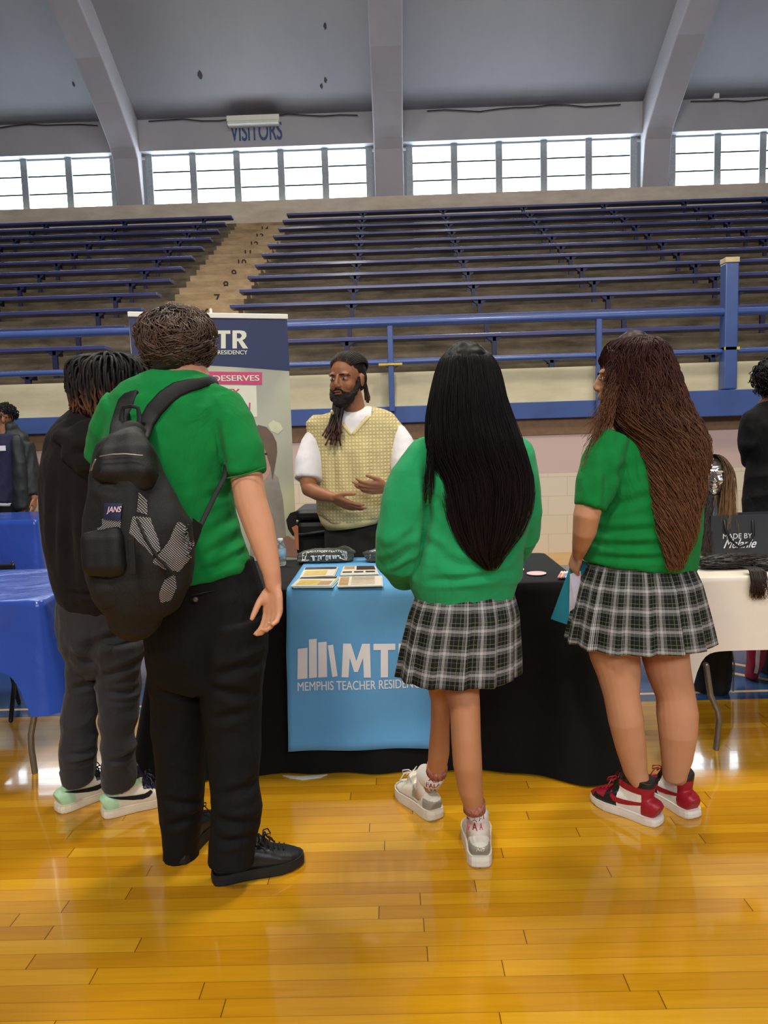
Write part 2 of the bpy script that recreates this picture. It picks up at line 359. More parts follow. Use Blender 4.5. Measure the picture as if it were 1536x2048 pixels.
# stepped terraces: one solid profile
YR = [9.02+.74*k for k in range(13)]
pr = [(8.32, .0), (8.32, 1.80)]
for k, y in enumerate(YR):
    pr += [(y, 1.80+.352*k), (y, 1.80+.352*(k+1))]
pr += [(18.7, 1.80+.352*13), (18.7, 0)]
AX0, AX1 = -3.52, -2.3
def terr(x0, x1, name, mt):
    struct(name, MB().prism([(x0, y, z) for y, z in pr], (1, 0, 0), x1-x0), mt)
terr(XA, AX0-.002, 'terrace_left', M_CONC); terr(AX1+.002, XB, 'terrace_right', M_CONC)
terr(AX0, AX1, 'aisle_terrace', M_AISLE)
for k, y in enumerate(YR):
    st = MB().box((AX0+.02, y-.37, 1.80+.352*k+.001), (AX1-.02, y-.001, 1.80+.352*k+.176))
    s = struct('aisle_step', st, M_AISLE, bevel=.008)
    if k >= 2:
        place_text('row_number', str(k+3-1), .2, ((AX0+AX1)/2+.1, y-.373, 1.80+.352*k+.02), M_DARK, s, fit=None, bold=.004)
# window wall
YW = 18.15
struct('wall_window_sill', MB().box((XA, YW, 6.38), (XB, 18.7, 6.95)), M_SILL)
struct('wall_window_lintel', MB().box((XA, YW, 8.16), (XB, 18.7, 9.2)), M_PLASTER)
ribs = [(-18.9, -18.3), (-12.6, -12.0), (-6.37, -5.77), (-.25, .43), (6.02, 6.64), (12.25, 12.87)]
ceil = [(18.16, 8.86), (17.6, 9.14), (16.9, 9.5), (16.0, 10.0), (15, 10.5), (13.5, 11.1), (11.5, 11.8), (9, 12.4), (6, 12.8), (3, 13.0), (0, 12.8), (-3, 12.3), (-6, 11.4), (-9, 10.1), (-10, 9.5)]
cb = MB()
n = len(ceil)
cb.prism([(XA, y, z) for y, z in ceil]+[(XA, y, z+.25) for y, z in ceil[::-1]], (1, 0, 0), XB-XA)
struct('ceiling', cb, M_PLASTER, True)
rf = [(18.16, 6.9), (18.08, 7.4), (17.98, 7.95), (17.84, 8.14), (17.6, 8.32), (17.3, 8.52), (16.95, 8.76), (16.1, 9.28), (15, 9.80), (13.5, 10.4), (11.5, 11.1), (9, 11.7), (6, 12.1), (3, 12.3), (0, 12.1), (-3, 11.6), (-6, 10.7), (-9, 9.4), (-10, 8.8)]
for i, (a, b) in enumerate(ribs[1:]):
    top = [(y, z+.02) for y, z in ceil[::-1]]+[(18.3, 8.9), (18.3, 6.9)]
    struct('ceiling_rib', MB().prism([(a, y, z) for y, z in rf]+[(a, y, z) for y, z in top], (1, 0, 0), b-a), M_RIB, False, .03)
# windows: bays between the ribs
wi = 0
bays = [(-11.96, -6.42), (-5.72, -.30), (.50, 5.97), (6.72, 12.2)]
for (a, b) in bays:
    wi += 1
    wnd = MB().box((a, 18.40, 6.955), (b, 18.45, 7.0)); wnd.box((a, 18.40, 8.12), (b, 18.45, 8.158))
    pw = (b-a-.16)/5
    for i in range(6):
        x = a+.08+i*pw; hw = .08
        wnd.box((x-hw, 18.36, 6.955), (x+hw, 18.47, 8.158))
    w = struct('window_%d' % wi, wnd, M_STEEL)
    for i in range(5):
        x0, x1 = a+.08+i*pw+.081, a+.08+(i+1)*pw-.081
        MB().box((x0, 18.43, 7.001), (x1, 18.44, 8.119)).build('window_pane', M_WGLASS, w)
        g = MB()
        for z in (7.35, 7.76): g.box((x0, 18.405, z-.018), (x1, 18.428, z+.018))
        g.build('glazing_bar', M_BARS, w)
# conduit along the crease, light fitting and VISITORS lettering
cab = MB(); pts = []
for i in range(60):
    x = -12+24*i/59
    if any(a-.25 < x < b+.25 for a, b in ribs): continue
    pts.append((x, 18.10, 8.80+.03*math.sin(x*2.1)+.02*math.sin(x*5)))
for bay in bays:
    pp = [p for p in pts if bay[0] < p[0] < bay[1]]
    if len(pp) > 2: tag(MB().tube(pp, .012, seg=6).build('ceiling_cable', M_DARK, None, True), 'thin dark cable sagging along the ceiling crease over window bay %s from the left' % ORD[bays.index(bay)], 'cable', 'cables along the ceiling crease')
t = thing('strip_light', (-3.02, 18.1, 8.62), 'white tube light housing above the VISITORS lettering', 'light fixture')
MB().box((-3.64, 17.93, 8.68), (-2.42, 18.14, 8.80)).build('housing', M_WHITE, t, False, .01)
MB().prism([(-3.62, 17.9, 8.60), (-3.62, 18.14, 8.60), (-3.62, 18.12, 8.68), (-3.62, 17.95, 8.68)], (1, 0, 0), 1.18).build('reflector', M_WHITE, t)
o = place_text('lettering', 'VISITORS', .6, (-3.0, YW-.006, 8.515), M_VIS, None, fit=(1.22, .42), bold=.012)
tag(o, 'blue block letters painted on the lintel under the tube light', 'lettering')
tag(MB().box((7.62, 18.02, 8.82), (7.74, 18.14, 8.93)).build('junction_box', M_WHITE, None, False, .01), 'small white box on the ceiling crease at upper right', 'junction box')
# chipped plaster spots
def on_ceiling(px, py):
    d = fwd + RT*((px-768)/FP) - UP*((py-1024)/FP)
    for (y0, z0), (y1, z1) in zip(ceil, ceil[1:]):
        # ray: y = d.y*t, z = CH+d.z*t
        A = (z1-z0)/(y1-y0); t = (z0-CH-A*y0)/(d.z-A*d.y)
        if min(y0, y1) <= d.y*t <= max(y0, y1): return Vector((d.x*t, d.y*t, CH+d.z*t-.004)), Vector((0, y0-y1, z0-z1)).normalized()
for i, (px, py, s) in enumerate(((400, 150, .11), (650, 52, .07), (651, 160, .07), (643, 172, .07), (147, 168, .06))):
    c, tv = on_ceiling(px, py); rr = random.Random(i)
    pl = [c+Vector((math.cos(a)*s*.5*rr.uniform(.6, 1.1), 0, 0))+tv*(math.sin(a)*s*rr.uniform(.7, 1.2)) for a in [k*PI/5 for k in range(10)]]
    o = MB().prism(pl, (0, 0, 1), -.006).build('plaster_chip', mat('chipped_plaster', (74, 70, 68), .9), None)
    tag(o, kind='structure')
# ------------------------------------------------------------------ bleacher benches
def bench(x0, x1, k, side, brackets):
    y, z = 8.70+.74*k, 2.215+.352*k
    lb = 'long blue bleacher bench %s the stair aisle, %s row up from the guard rail' % (('right of' if side else 'left of'), ORD[k])
    t = thing('bleacher_bench', ((x0+x1)/2, y, z-.42), lb, 'bench', 'blue bleacher benches')
    MB().box((x0, y-.12, z-.05), (x1, y+.13, z)).build('plank', M_BENCH, t, False, .008)
    for X in brackets:
        if not x0+.05 < X < x1-.05: continue
        b = MB().prism([(X-.10, y-.1, z-.051), (X+.10, y-.1, z-.051), (X+.085, y-.1, z-.07), (X+.03, y-.1, z-.11), (X+.03, y-.1, z-.415), (X-.03, y-.1, z-.415), (X-.03, y-.1, z-.11), (X-.085, y-.1, z-.07)], (0, 1, 0), .05)
        b.box((X-.02, y-.1, z-.10), (X+.02, y+.11, z-.052))
        b.build('bracket', M_BENCHD, t)
BR = [1.29+1.83*i for i in range(-8, 8)]
for k in range(13):
    hx = 9.6*(8.7+.74*k)/17.6+1.2
    bench(-min(13.5, hx+1.2), AX0-.02, k, 0, BR)
    bench(AX1+.02, min(13.5, hx+1.0), k, 1, [b+.55 if k == 0 else b for b in BR])
# guard rail
t = thing('guard_rail', (0, 8.0, 1.48), 'blue pipe guard rail along the front of the bleachers', 'railing')
MB().tube([(XA+2, 7.98, 2.525), (XB-2, 7.98, 2.525)], .042, seg=16).build('top_rail', M_BLUE, t, True)
MB().tube([(XA+2, 8.0, 2.12), (XB-2, 8.0, 2.12)], .028, seg=14).build('lower_rail', M_BLUE, t, True)
for X in (-8.8, -6.6, -4.4, -2.2, 0, 2.2, 4.4, 6.6):
    MB().box((X-.03, 7.95, 1.46 if X > 0 else 1.6), (X+.03, 8.01, 2.50)).build('post', M_BLUE, t, False, .006)
MB().box((-.13, 7.94, 2.085), (.12, 8.03, 2.105)).build('yellow_tape', M_YTAPE, t)
MB().box((3.50, 7.93, 2.13), (3.66, 8.03, 2.16)).build('yellow_tape', M_YTAPE, t)
MB().box((3.50, 7.93, 1.72), (3.64, 8.07, 3.02)).build('tall_post', M_BLUE, t, False, .012)
MB().box((3.497, 7.927, 3.021), (3.643, 8.073, 3.075)).build('post_cap', M_TAN, t, False, .006)
MB().box((3.1, 7.92, 1.44), (4.35, 8.028, 1.715)).build('base_beam', M_BLUE, t, False, .008)
for X in (3.25, 4.2): MB().tube([(X, 7.98, 1.36), (X, 7.98, 1.438)], [.012, .02], seg=8).build('bolt', M_BENCHD, t, True)
# ------------------------------------------------------------------ tables and cloths
M_BLACKC = mat('black_polyester_cloth', (7, 7, 8), .8, .2, 6, bump=.3, bscale=60, sheen=.05, spec=.2)
M_BLACKTOP = M_BLACKC
M_RUN = mat('sky_blue_runner', (96, 160, 212), .7, .04, 3, bump=.15, bscale=300, spec=.25, fold=.22, fscale=5)
M_BLUEPL = mat('blue_plastic_table_cover', (46, 76, 168), .22, .06, 4, spec=.5, bump=.05, fold=.35, fscale=4)
M_WHITEPL = mat('white_plastic_table_cover', (226, 216, 202), .45, .03, 4, spec=.4, bump=.05, fold=.3, fscale=4)
M_LEG = mat('grey_steel_tube', (128, 124, 118), .35, .06, 30, metal=.7)
M_BLKM = mat('black_metal', (16, 16, 18), .45)
M_PRINT = mat('white_print', (228, 226, 232), .7, .03)
M_TTOP = mat('table_board', (150, 145, 138), .6)
def drape(x0, x1, y0, y1, zt, zb, flare, corner, wav=.012, k=26, top=True, seed=0, n=260, levels=16, cr=.03, zbf=None, cw=.10, side=(1, 1, 1, 1)):
    """hollow cloth over a table: rings around the rounded rectangle"""
    rr = random.Random(seed); mb = MB(); uv = []
    per = []
    def arc(cx, cy, a0):
        for i in range(12):
            a = a0+PI/2*i/11; per.append((cx+cr*math.cos(a), cy+cr*math.sin(a), math.cos(a), math.sin(a), 1.0 if True else 0))
    def edge(p, q, nx, ny):
        L = math.hypot(q[0]-p[0], q[1]-p[1]); m_ = max(3, int(L/.02))
        for i in range(1, m_):
            t = i/m_; dd = min(t, 1-t)*L; per.append((p[0]+(q[0]-p[0])*t, p[1]+(q[1]-p[1])*t, nx, ny, math.exp(-(dd/cw)**1.4)))
    arc(x0+cr, y0+cr, PI); edge((x0+cr, y0), (x1-cr, y0), 0, -1); arc(x1-cr, y0+cr, -PI/2); edge((x1, y0+cr), (x1, y1-cr), 1, 0)
    arc(x1-cr, y1-cr, 0); edge((x1-cr, y1), (x0+cr, y1), 0, 1); arc(x0+cr, y1-cr, PI/2); edge((x0, y1-cr), (x0, y0+cr), -1, 0)
    N = len(per); cx, cy = (x0+x1)/2, (y0+y1)/2
    vs = []
    if top:
        for f in (.0, .5, .9, .985):
            vs += [(cx+(p[0]-cx)*f, cy+(p[1]-cy)*f, zt+.004*noise.noise(Vector((p[0]*f*4, p[1]*5, seed)))*(f < .95)) for p in per]
    for j in range(levels+1):
        t = j/levels
        for i, p in enumerate(per):
            zz = zbf(p) if zbf else zb
            z = zt-.003-(zt-zz)*t
            w = noise.noise(Vector((p[0]*3.3+seed, p[1]*3.3, t*.6)))*wav*2.2+wav*math.sin(i*k/N*2*PI)*.5
            sd = (side[1] if p[2] > 0 else side[0])*abs(p[2])**2+(side[3] if p[3] > 0 else side[2])*abs(p[3])**2
            off = flare*sd*t**1.2+corner*p[4]*sd*t**1.1+w*min(1, t*2.2)
            vs.append((p[0]+p[2]*off, p[1]+p[3]*off, z))
    R = len(vs)//N
    fs = [(r*N+i, r*N+(i+1) % N, (r+1)*N+(i+1) % N, (r+1)*N+i) for r in range(R-1) for i in range(N)]
    mb.add(vs, [f[::-1] for f in fs]); return mb
def table(x0, x1, y0, y1, zt, label, legs_m, leg_paths=None):
    t = thing('folding_table', ((x0+x1)/2, (y0+y1)/2, 0), label, 'table')
    MB().box((x0+.008, y0+.008, zt-.04), (x1-.008, y1-.008, zt-.006)).build('table_top', M_TTOP, t, False, .006)
    for pth in (leg_paths or []):
        MB().tube(pth, .0125, seg=12).build('leg', legs_m, t, True)
    return t
ZT = .735
t = table(-1.0, .75, 2.98, 3.72, ZT, 'folding table hidden under a floor-length black cloth', M_LEG,
          [[(x, y, .69), (x, y, .001)] for x in (-.88, .6) for y in (3.1, 3.6)])
cl = drape(-1.0, .75, 2.98, 3.72, ZT+.004, .012, .13, .15, wav=.016, k=22, seed=3, cw=.16, side=(.05, .75, 1, .12))
cl = cl.build('black_tablecloth', M_BLACKC, None, True); tag(cl, 'black floor-length cloth draped over the centre table', 'tablecloth')
bvh_cl = bvh_of(cl)
# runner laid on top and hanging in front
vs = []; nx, uv = 30, []
prof_ = [(3.70, 0)]+[(3.70-.072*i, 0) for i in range(1, 10)]+[(2.985, 0), (2.968, -.012), (2.960, -.04)]+[(2.958-.0017*i, -.04-.0315*i) for i in range(1, 20)]
mb = MB(); rows = []
for j, (y, dz) in enumerate(prof_):
    for i in range(nx+1):
        x = -.452+.575*i/nx
        hang = max(0, -dz)
        yy = y-hang*.12+.006*hang/.6*math.sin(x*19+hang*3)+.004*hang*noise.noise(Vector((x*6, hang*5, 2)))-.006
        xx = x+(.004*noise.noise(Vector((hang*6, x, 0))))-.01*hang*(1-i/nx)
        vs.append((xx, yy, ZT+.010+dz+(.0015*noise.noise(Vector((x*8, y*9, 0))) if dz == 0 else 0)))
R = len(prof_); W1 = nx+1
mb.add(vs, [(j*W1+i, j*W1+i+1, (j+1)*W1+i+1, (j+1)*W1+i) for j in range(R-1) for i in range(nx)])
run = obj('table_runner', applied(mb.mesh(), [('SOLIDIFY', dict(thickness=.0015, offset=1))]), M_RUN)
tag(run, 'sky blue table runner with white book logo hanging over the black cloth', 'table runner')
bvh_run = bvh_of(run)
YF = 2.90
def poly_px(pts, Y): return [P(x, y, Y) for x, y in pts]
decal('book_logo', [poly_px(q, YF) for q in (
    [(595, 1299), (614.5, 1297), (615.5, 1355), (595.5, 1356.5)], [(617, 1281), (632.5, 1280), (634.5, 1353.5), (618.5, 1355)],
    [(635.5, 1287), (652.5, 1285.5), (654.5, 1353), (637, 1354)], [(655, 1293), (665.5, 1291), (675.5, 1351), (665, 1353)])], M_PRINT, run, bvh_run, (0, 1, 0), .0035, .012)
def txt_px(name, s, x0, x1, y0, y1, Y, m, parent, bvh, bold=.0, off=.002, xd=None, d=(0, 1, 0), sx=1, **kw):
    a, b = P(x0, (y0+y1)/2, Y), P(x1, (y0+y1)/2, Y); w = (b-a).length; hh = (P((x0+x1)/2, y0, Y)-P((x0+x1)/2, y1, Y)).length
    c = P((x0+x1)/2, (y0+y1)/2, Y)
    return place_text(name, s, 1, c, m, parent, xd=xd or (1, 0, 0), yd=(0, 0, 1), bvh=bvh, d=d, off=off, fit=(w, hh), bold=bold, **kw)
def letters(x0, x1, y0, y1):
    f = lambda a, b: (x0+(x1-x0)*a, y0+(y1-y0)*b)
    M_ = [(.0, 1), (.015, 0), (.11, 0), (.18, .52), (.25, 0), (.345, 0), (.36, 1), (.275, 1), (.262, .42), (.20, .84), (.155, .84), (.098, .42), (.085, 1)]
    T_ = [(.39, 0), (.66, 0), (.66, .19), (.57, .19), (.57, 1), (.48, 1), (.48, .19), (.39, .19)]
    R_ = [(.70, 0), (.86, 0), (.93, .04), (.965, .15), (.97, .32), (.94, .46), (.89, .54), (1.0, 1), (.90, 1), (.81, .60), (.785, .60), (.785, 1), (.70, 1)]
    return [[f(*q) for q in g] for g in (M_, T_, R_)], [f(.785, .16), f(.84, .16), f(.875, .24), f(.875, .34), f(.84, .43), f(.785, .43)]
L3, hole = letters(683.5, 846, 1289, 1353)
decal('logo_letters', [poly_px(q, YF) for q in L3], M_PRINT, run, bvh_run, (0, 1, 0), .0035, .012)
decal('letter_counter', [poly_px(hole, YF)], M_RUN, run, bvh_run, (0, 1, 0), .0050, .012)
txt_px('logo_words', 'MEMPHIS TEACHER RESIDENCY', 596, 851, 1359, 1376, YF, M_PRINT, run, bvh_run, .012)
# left blue table
lp = [P(*q, 2.95) for q in ((79, 1300), (79, 1324), (83, 1359), (73, 1410), (62, 1469), (63, 1498))]+[F(70, 1546)+Vector((0, 0, .004))]
table(-3.35, -1.43, 2.90, 3.64, ZT, 'folding table under a shiny blue plastic cover at the left edge', M_LEG,
      [lp, [(-3.2, 2.98, .69), (-3.2, 2.98, .002)], [(-3.2, 3.55, .69), (-3.2, 3.55, .002)], [(-1.62, 3.55, .69), (-1.62, 3.55, .002)]])
def zb_l(p): return .47-.17*p[4]**2*(1 if p[0] > -2 and p[1] < 3.2 else .2)
o = drape(-3.35, -1.42, 2.88, 3.65, ZT+.006, .47, .03, .055, wav=.008, k=12, seed=9, zbf=zb_l, cw=.09).build('blue_table_cover', M_BLUEPL, None, True)
tag(o, 'creased bright blue plastic cover on the table at the left edge', 'tablecloth')
# right white table
rp = [P(*q, 3.02) for q in ((1412, 1330), (1421, 1390), (1435, 1421), (1438, 1441))]+[F(1432, 1499)+Vector((0, 0, .004))]
table(1.13, 2.95, 2.99, 3.62, ZT, 'folding table under a white plastic cover at the right edge', M_LEG,
      [rp, [(2.8, 3.05, .69), (2.8, 3.05, .002)], [(2.8, 3.55, .69), (2.8, 3.55, .002)], [(1.3, 3.55, .69), (1.3, 3.55, .002)]])
def zb_r(p): return .445-.19*p[4]**2*(1 if p[0] < 1.5 and p[1] < 3.3 else .2)
o = drape(1.13, 2.97, 2.97, 3.64, ZT+.006, .44, .02, .05, wav=.007, k=10, seed=14, zbf=zb_r, cw=.07).build('white_table_cover', M_WHITEPL, None, True)
tag(o, 'white plastic cover on the table at the right edge', 'tablecloth')
# far blue table behind at left
table(-5.2, -3.02, 6.12, 6.8, ZT, 'further folding table behind the blue one at the left edge', M_LEG, [[(x, y, .69), (x, y, .002)] for x in (-5, -3.15) for y in (6.2, 6.7)])
o = drape(-5.2, -3.0, 6.1, 6.84, ZT+.006, .03, .02, .04, wav=.01, k=9, seed=5).build('blue_table_cover', M_BLUEPL, None, True)
tag(o, 'plain blue cover on the further table, under the bearded man at far left', 'tablecloth')
# black folding chair leg left
t = thing('folding_chair', (-2.35, 3.95, 0), 'black metal folding chair half hidden behind the blue table', 'chair')
for dx in (0, -.42):
    pts = [P(*q, 3.75)+Vector((dx, 0, 0)) for q in ((12, 1300), (18, 1330), (38, 1407))]+[F(36, 1421)+Vector((dx, .1, .02))]
    MB().tube([P(12, 1300, 3.75)+Vector((dx, 0, .02)), P(18, 1330, 3.75)+Vector((dx, 0, 0)), P(38, 1405, 3.75)+Vector((dx, 0, 0)), P(38, 1405, 3.75)*1.0+Vector((dx, .0, -P(38, 1405, 3.75).z+.012))], .011, seg=10).build('leg', M_BLKM, t, True)
    MB().tube([P(12, 1300, 3.75)+Vector((dx+.05, .02, .0)), P(0, 1452, 3.4)+Vector((dx, .1, 0))+Vector((0, 0, .012-P(0, 1452, 3.4).z))], .011, seg=10).build('leg', M_BLKM, t, True)
MB().box((-2.6, 3.7, .43), (-2.15, 4.1, .46)).build('seat', M_BLKM, t, False, .01)
MB().box((-2.6, 4.08, .6), (-2.15, 4.1, .7)).build('backrest', M_BLKM, t, False, .01)
MB().tube([(-2.58, 4.09, .44), (-2.58, 4.1, .7)], .01, seg=8).build('back_frame', M_BLKM, t, True)
MB().tube([(-2.17, 4.09, .44), (-2.17, 4.1, .7)], .01, seg=8).build('back_frame', M_BLKM, t, True)
# ------------------------------------------------------------------ roll-up banner
BL, BR_ = Vector((-1.385, 4.0, 0)), Vector((-.578, 4.25, 0)); bx = (BR_-BL).normalized(); bn = Vector((bx.y, -bx.x, 0))
def B(px, py, off=0.0):
    d = fwd + RT*((px-768)/FP) - UP*((py-1024)/FP); o_ = Vector((0, 0, CH)); t_ = (BL-o_).dot(bn)/d.dot(bn); return o_+d*t_+bn*off
t = thing('banner_stand', (BL+BR_)/2, 'roll-up banner with navy top and pink slogan behind the table', 'banner')
def bprint_mat():
    m, nt, b = new_mat('printed_banner_backdrop'); L = nt.links
    tc = nd(nt, 'ShaderNodeTexCoord'); n = nd(nt, 'ShaderNodeTexNoise'); n.inputs['Scale'].default_value = 2.6; n.inputs['Detail'].default_value = 1.0; L.new(tc.outputs['Object'], n.inputs[0])
    r = nd(nt, 'ShaderNodeValToRGB'); e = r.color_ramp.elements; e[0].position = .35; e[0].color = lin((170, 170, 158)); e[1].position = .68; e[1].color = lin((212, 210, 172))
    k = e.new(.5); k.color = lin((190, 190, 170)); L.new(n.outputs[0], r.inputs[0]); L.new(r.outputs[0], b.inputs['Base Color']); b.inputs['Roughness'].default_value = .5; return m
zt_ = 2.02
q = [BL+Vector((0, 0, .09)), BR_+Vector((0, 0, .09)), BR_+Vector((0, 0, zt_)), BL+Vector((0, 0, zt_))]
MB().prism(q, -bn, .002).build('panel', bprint_mat(), t)
pn = t.children[0]
Mz = Matrix.Rotation(math.atan2(bx.y, bx.x), 4, 'Z')
def bbox_(a, b): return MB().box(a, b, Matrix.Translation(BL) @ Mz)
bbox_((-.005, -.012, zt_), (.85, .012, zt_+.028)).build('top_bar', M_WHITE, t, False, .004)
bbox_((-.01, -.09, 0.002), (.855, .09, .088)).build('base', M_LEG, t, False, .012)
MB().tube([BL+bx*.43-bn*.03+Vector((0, 0, .08)), BL+bx*.43-bn*.03+Vector((0, 0, 2.07))], .008, seg=8).build('support_pole', M_WHITE, t, True)
M_NAVY = mat('navy_print', (44, 52, 92), .5, .05, 2); M_PINK = mat('pink_print', (206, 70, 120), .5, .03); M_OFFW = mat('offwhite_print', (226, 226, 206), .5, .02)
def bpoly(name, pts, m, off): return MB().prism([B(x, y, off) for x, y in pts], bn, .0006).build(name, m, pn)
# navy field follows the top edge
tl, tr = BL+Vector((0, 0, zt_)), BR_+Vector((0, 0, zt_))
nav = [tl+bn*.0015, tr+bn*.0015]+[B(x, y, .0015) for x, y in ((579.5, 742), (530, 738), (480, 734.5), (420, 731), (350, 729), (265.5, 730))]
MB().prism(nav, bn, .0006).build('navy_field', M_NAVY, pn)
def btxt(name, s, x0, x1, y0, y1, m, bold, off, **kw):
    c = B((x0+x1)/2, (y0+y1)/2, off); w = (B(x1, (y0+y1)/2)-B(x0, (y0+y1)/2)).length; hh = (B(x0, y0)-B(x0, y1)).length
    return place_text(name, s, 1, c, m, pn, xd=bx, yd=(0, 0, 1), fit=(w, hh), bold=bold, **kw)
L3, hole = letters(392, 496, 661, 697)
for q in L3: MB().prism([B(x, y, .003) for x, y in q], bn, .0006).build('logo_letter', M_OFFW, pn)
MB().prism([B(x, y, .0045) for x, y in hole], bn, .0006).build('letter_counter', M_NAVY, pn)
btxt('logo_words', 'MEMPHIS TEACHER RESIDENCY', 330, 496, 700.5, 709, M_OFFW, .012, .004)
for a in ([(338, 668), (349, 668), (349, 697), (338, 697)], [(351, 659), (361, 659), (361, 697), (351, 697)], [(363, 662), (373, 662), (373, 697), (363, 697)], [(375, 666), (381, 665), (388, 696), (381, 697)]):
    bpoly('book_logo', a, M_OFFW, .003)
bpoly('slogan_bar', [(272, 741), (524, 744.5), (524, 769.5), (273, 766)], M_PINK, .002)
btxt('slogan_text', 'EVERY CHILD DESERVES', 287, 521, 751, 763, M_OFFW, .02, .005)
bpoly('slogan_card', [(300, 770), (512.5, 771.5), (514.5, 834), (300, 830)], M_OFFW, .002)
btxt('slogan_text', 'QUALITY', 380, 480, 778, 795, M_PINK, .018, .005, shear=.1)
btxt('slogan_text', 'EDUCATION', 370, 502, 806, 826, M_PINK, .018, .005, shear=.1)
cm = lambda n, c: mat(n, c, .5, .12, 12)
bpoly('pictured_sweater', [(505, 955), (535, 935), (556, 955), (566, 1000), (572, 1075), (566, 1111), (500, 1111)], cm('print_grey_sweater', (160, 148, 138)), .002)
bpoly('pictured_hair', [(500, 870), (505, 856), (517, 850), (533, 854), (545, 868), (553, 885), (554, 905), (549, 935), (545, 960), (541, 935), (530, 900), (520, 880), (500, 890)], cm('print_hair', (112, 92, 78)), .004)
bpoly('pictured_face', [(500, 885), (520, 876), (533, 886), (544, 905), (543, 930), (538, 948), (528, 962), (514, 966), (500, 962)], cm('print_skin', (196, 150, 130)), .003)
bpoly('pictured_smile', [(516, 940), (528, 934), (532, 936), (526, 944), (517, 946)], M_OFFW, .004)
bpoly('pictured_eye', [(524, 905), (535, 906), (534, 910), (525, 909)], cm('print_dark', (52, 38, 34)), .0045)
bpoly('pictured_hands', [(560, 1078), (575, 1071), (590, 1080), (590, 1095), (596, 1108), (594, 1114), (562, 1112)], cm('print_hands', (160, 118, 100)), .004)
bpoly('pictured_child_hair', [(572, 1040), (580, 1026), (592, 1022), (594.5, 1075), (584, 1070), (576, 1058)], cm('print_dark_hair', (34, 26, 26)), .003)
bpoly('pictured_orange', [(583, 1055), (592, 1050), (596, 1052), (597.5, 1100), (591, 1098), (588, 1066)], cm('print_orange', (196, 120, 80)), .0045)
bpoly('pictured_light', [(536, 849), (545, 840), (560, 846), (566, 858), (556, 868), (542, 862)], cm('print_pale_glow', (214, 216, 182)), .002)
# ------------------------------------------------------------------ things on the centre table
def on(px, py, z=ZT+.012): return F(px, py, z)
M_PAPER = mat('glossy_brochure_paper', (222, 216, 204), .35, .04, 30)
M_YEL = mat('brochure_yellow', (206, 180, 92), .4, .15, 60); M_TANP = mat('brochure_tan', (178, 148, 110), .4, .2, 60)
M_CYAN = mat('brochure_cyan', (104, 176, 200), .4, .1, 60); M_DKP = mat('brochure_dark_photo', (62, 46, 42), .4, .5, 90)
def brochure(c, n_, label, art):
    cc = [on(*q) for q in c]; g = sum(cc, Vector())/4
    t = thing('brochure', (g.x, g.y, ZT+.012), label, 'brochure')
    for i in range(n_):
        o2 = Vector(((n_-i-1)*.004-.006, -.003*(n_-i-1), i*.0016+.001))
        MB().prism([p+o2 for p in cc], (0, 0, 1), .0012).build('sheet', M_CYAN if i % 2 else M_PAPER, t)
    def at(u, v, z=.0): # u along width, v from near to far ; cc: far-left, far-right, near-right, near-left
        a = cc[3].lerp(cc[2], u); b = cc[0].lerp(cc[1], u); return a.lerp(b, v)+Vector((-.006, 0, n_*.0016+.001+z))
    for j, (nm, u0, v0, u1, v1, m_) in enumerate(art):
        MB().prism([at(u0, v0, j*.0003), at(u1, v0, j*.0003), at(u1, v1, j*.0003), at(u0, v1, j*.0003)], (0, 0, 1), .0003).build(nm, m_, t)
    return t
brochure([(613, 1136), (678, 1135), (670, 1153), (602, 1156)], 2, 'brochure with yellow lower half, back left of four on the runner',
    [('cover', 0, 0, 1, 1, M_PAPER), ('photo_strip', .02, .72, .98, .98, M_DKP), ('colour_patch', .08, .1, .75, .6, M_YEL)])
brochure([(604, 1157), (681, 1156), (663, 1175), (584, 1176)], 4, 'fanned yellow and white brochures, front left of four on the runner',
    [('cover', 0, 0, 1, 1, M_PAPER), ('photo_strip', .03, .76, .97, .98, M_DKP), ('colour_patch', .1, .12, .62, .62, M_YEL), ('colour_patch', .64, .1, .95, .5, M_TANP)])
brochure([(690, 1134), (752, 1133), (759, 1150), (683, 1152)], 2, 'brochure with dark photo strip of people, back right of four on the runner',
    [('cover', 0, 0, 1, 1, M_PAPER), ('photo_strip', .42, .52, .98, .98, M_DKP), ('photo_strip', .04, .62, .36, .95, M_TANP), ('text_bar', .04, .22, .3, .36, M_DARK), ('text_bar', .36, .22, .62, .36, M_DARK), ('text_bar', .68, .22, .94, .36, M_DARK)])
brochure([(682, 1155), (766, 1153), (767, 1173), (677, 1175)], 2, 'plain beige information leaflet, front right of four on the runner',
    [('cover', 0, 0, 1, 1, M_PAPER), ('photo_strip', .03, .08, .24, .92, M_TANP)]+[('text_line', .3, .15+.14*k, .84, .19+.14*k, M_TANP) for k in range(6)])
M_SHIRTG = mat('dark_olive_tshirt_cotton', (66, 72, 66), .9, .15, 25, bump=.4, bscale=400, sheen=.2)
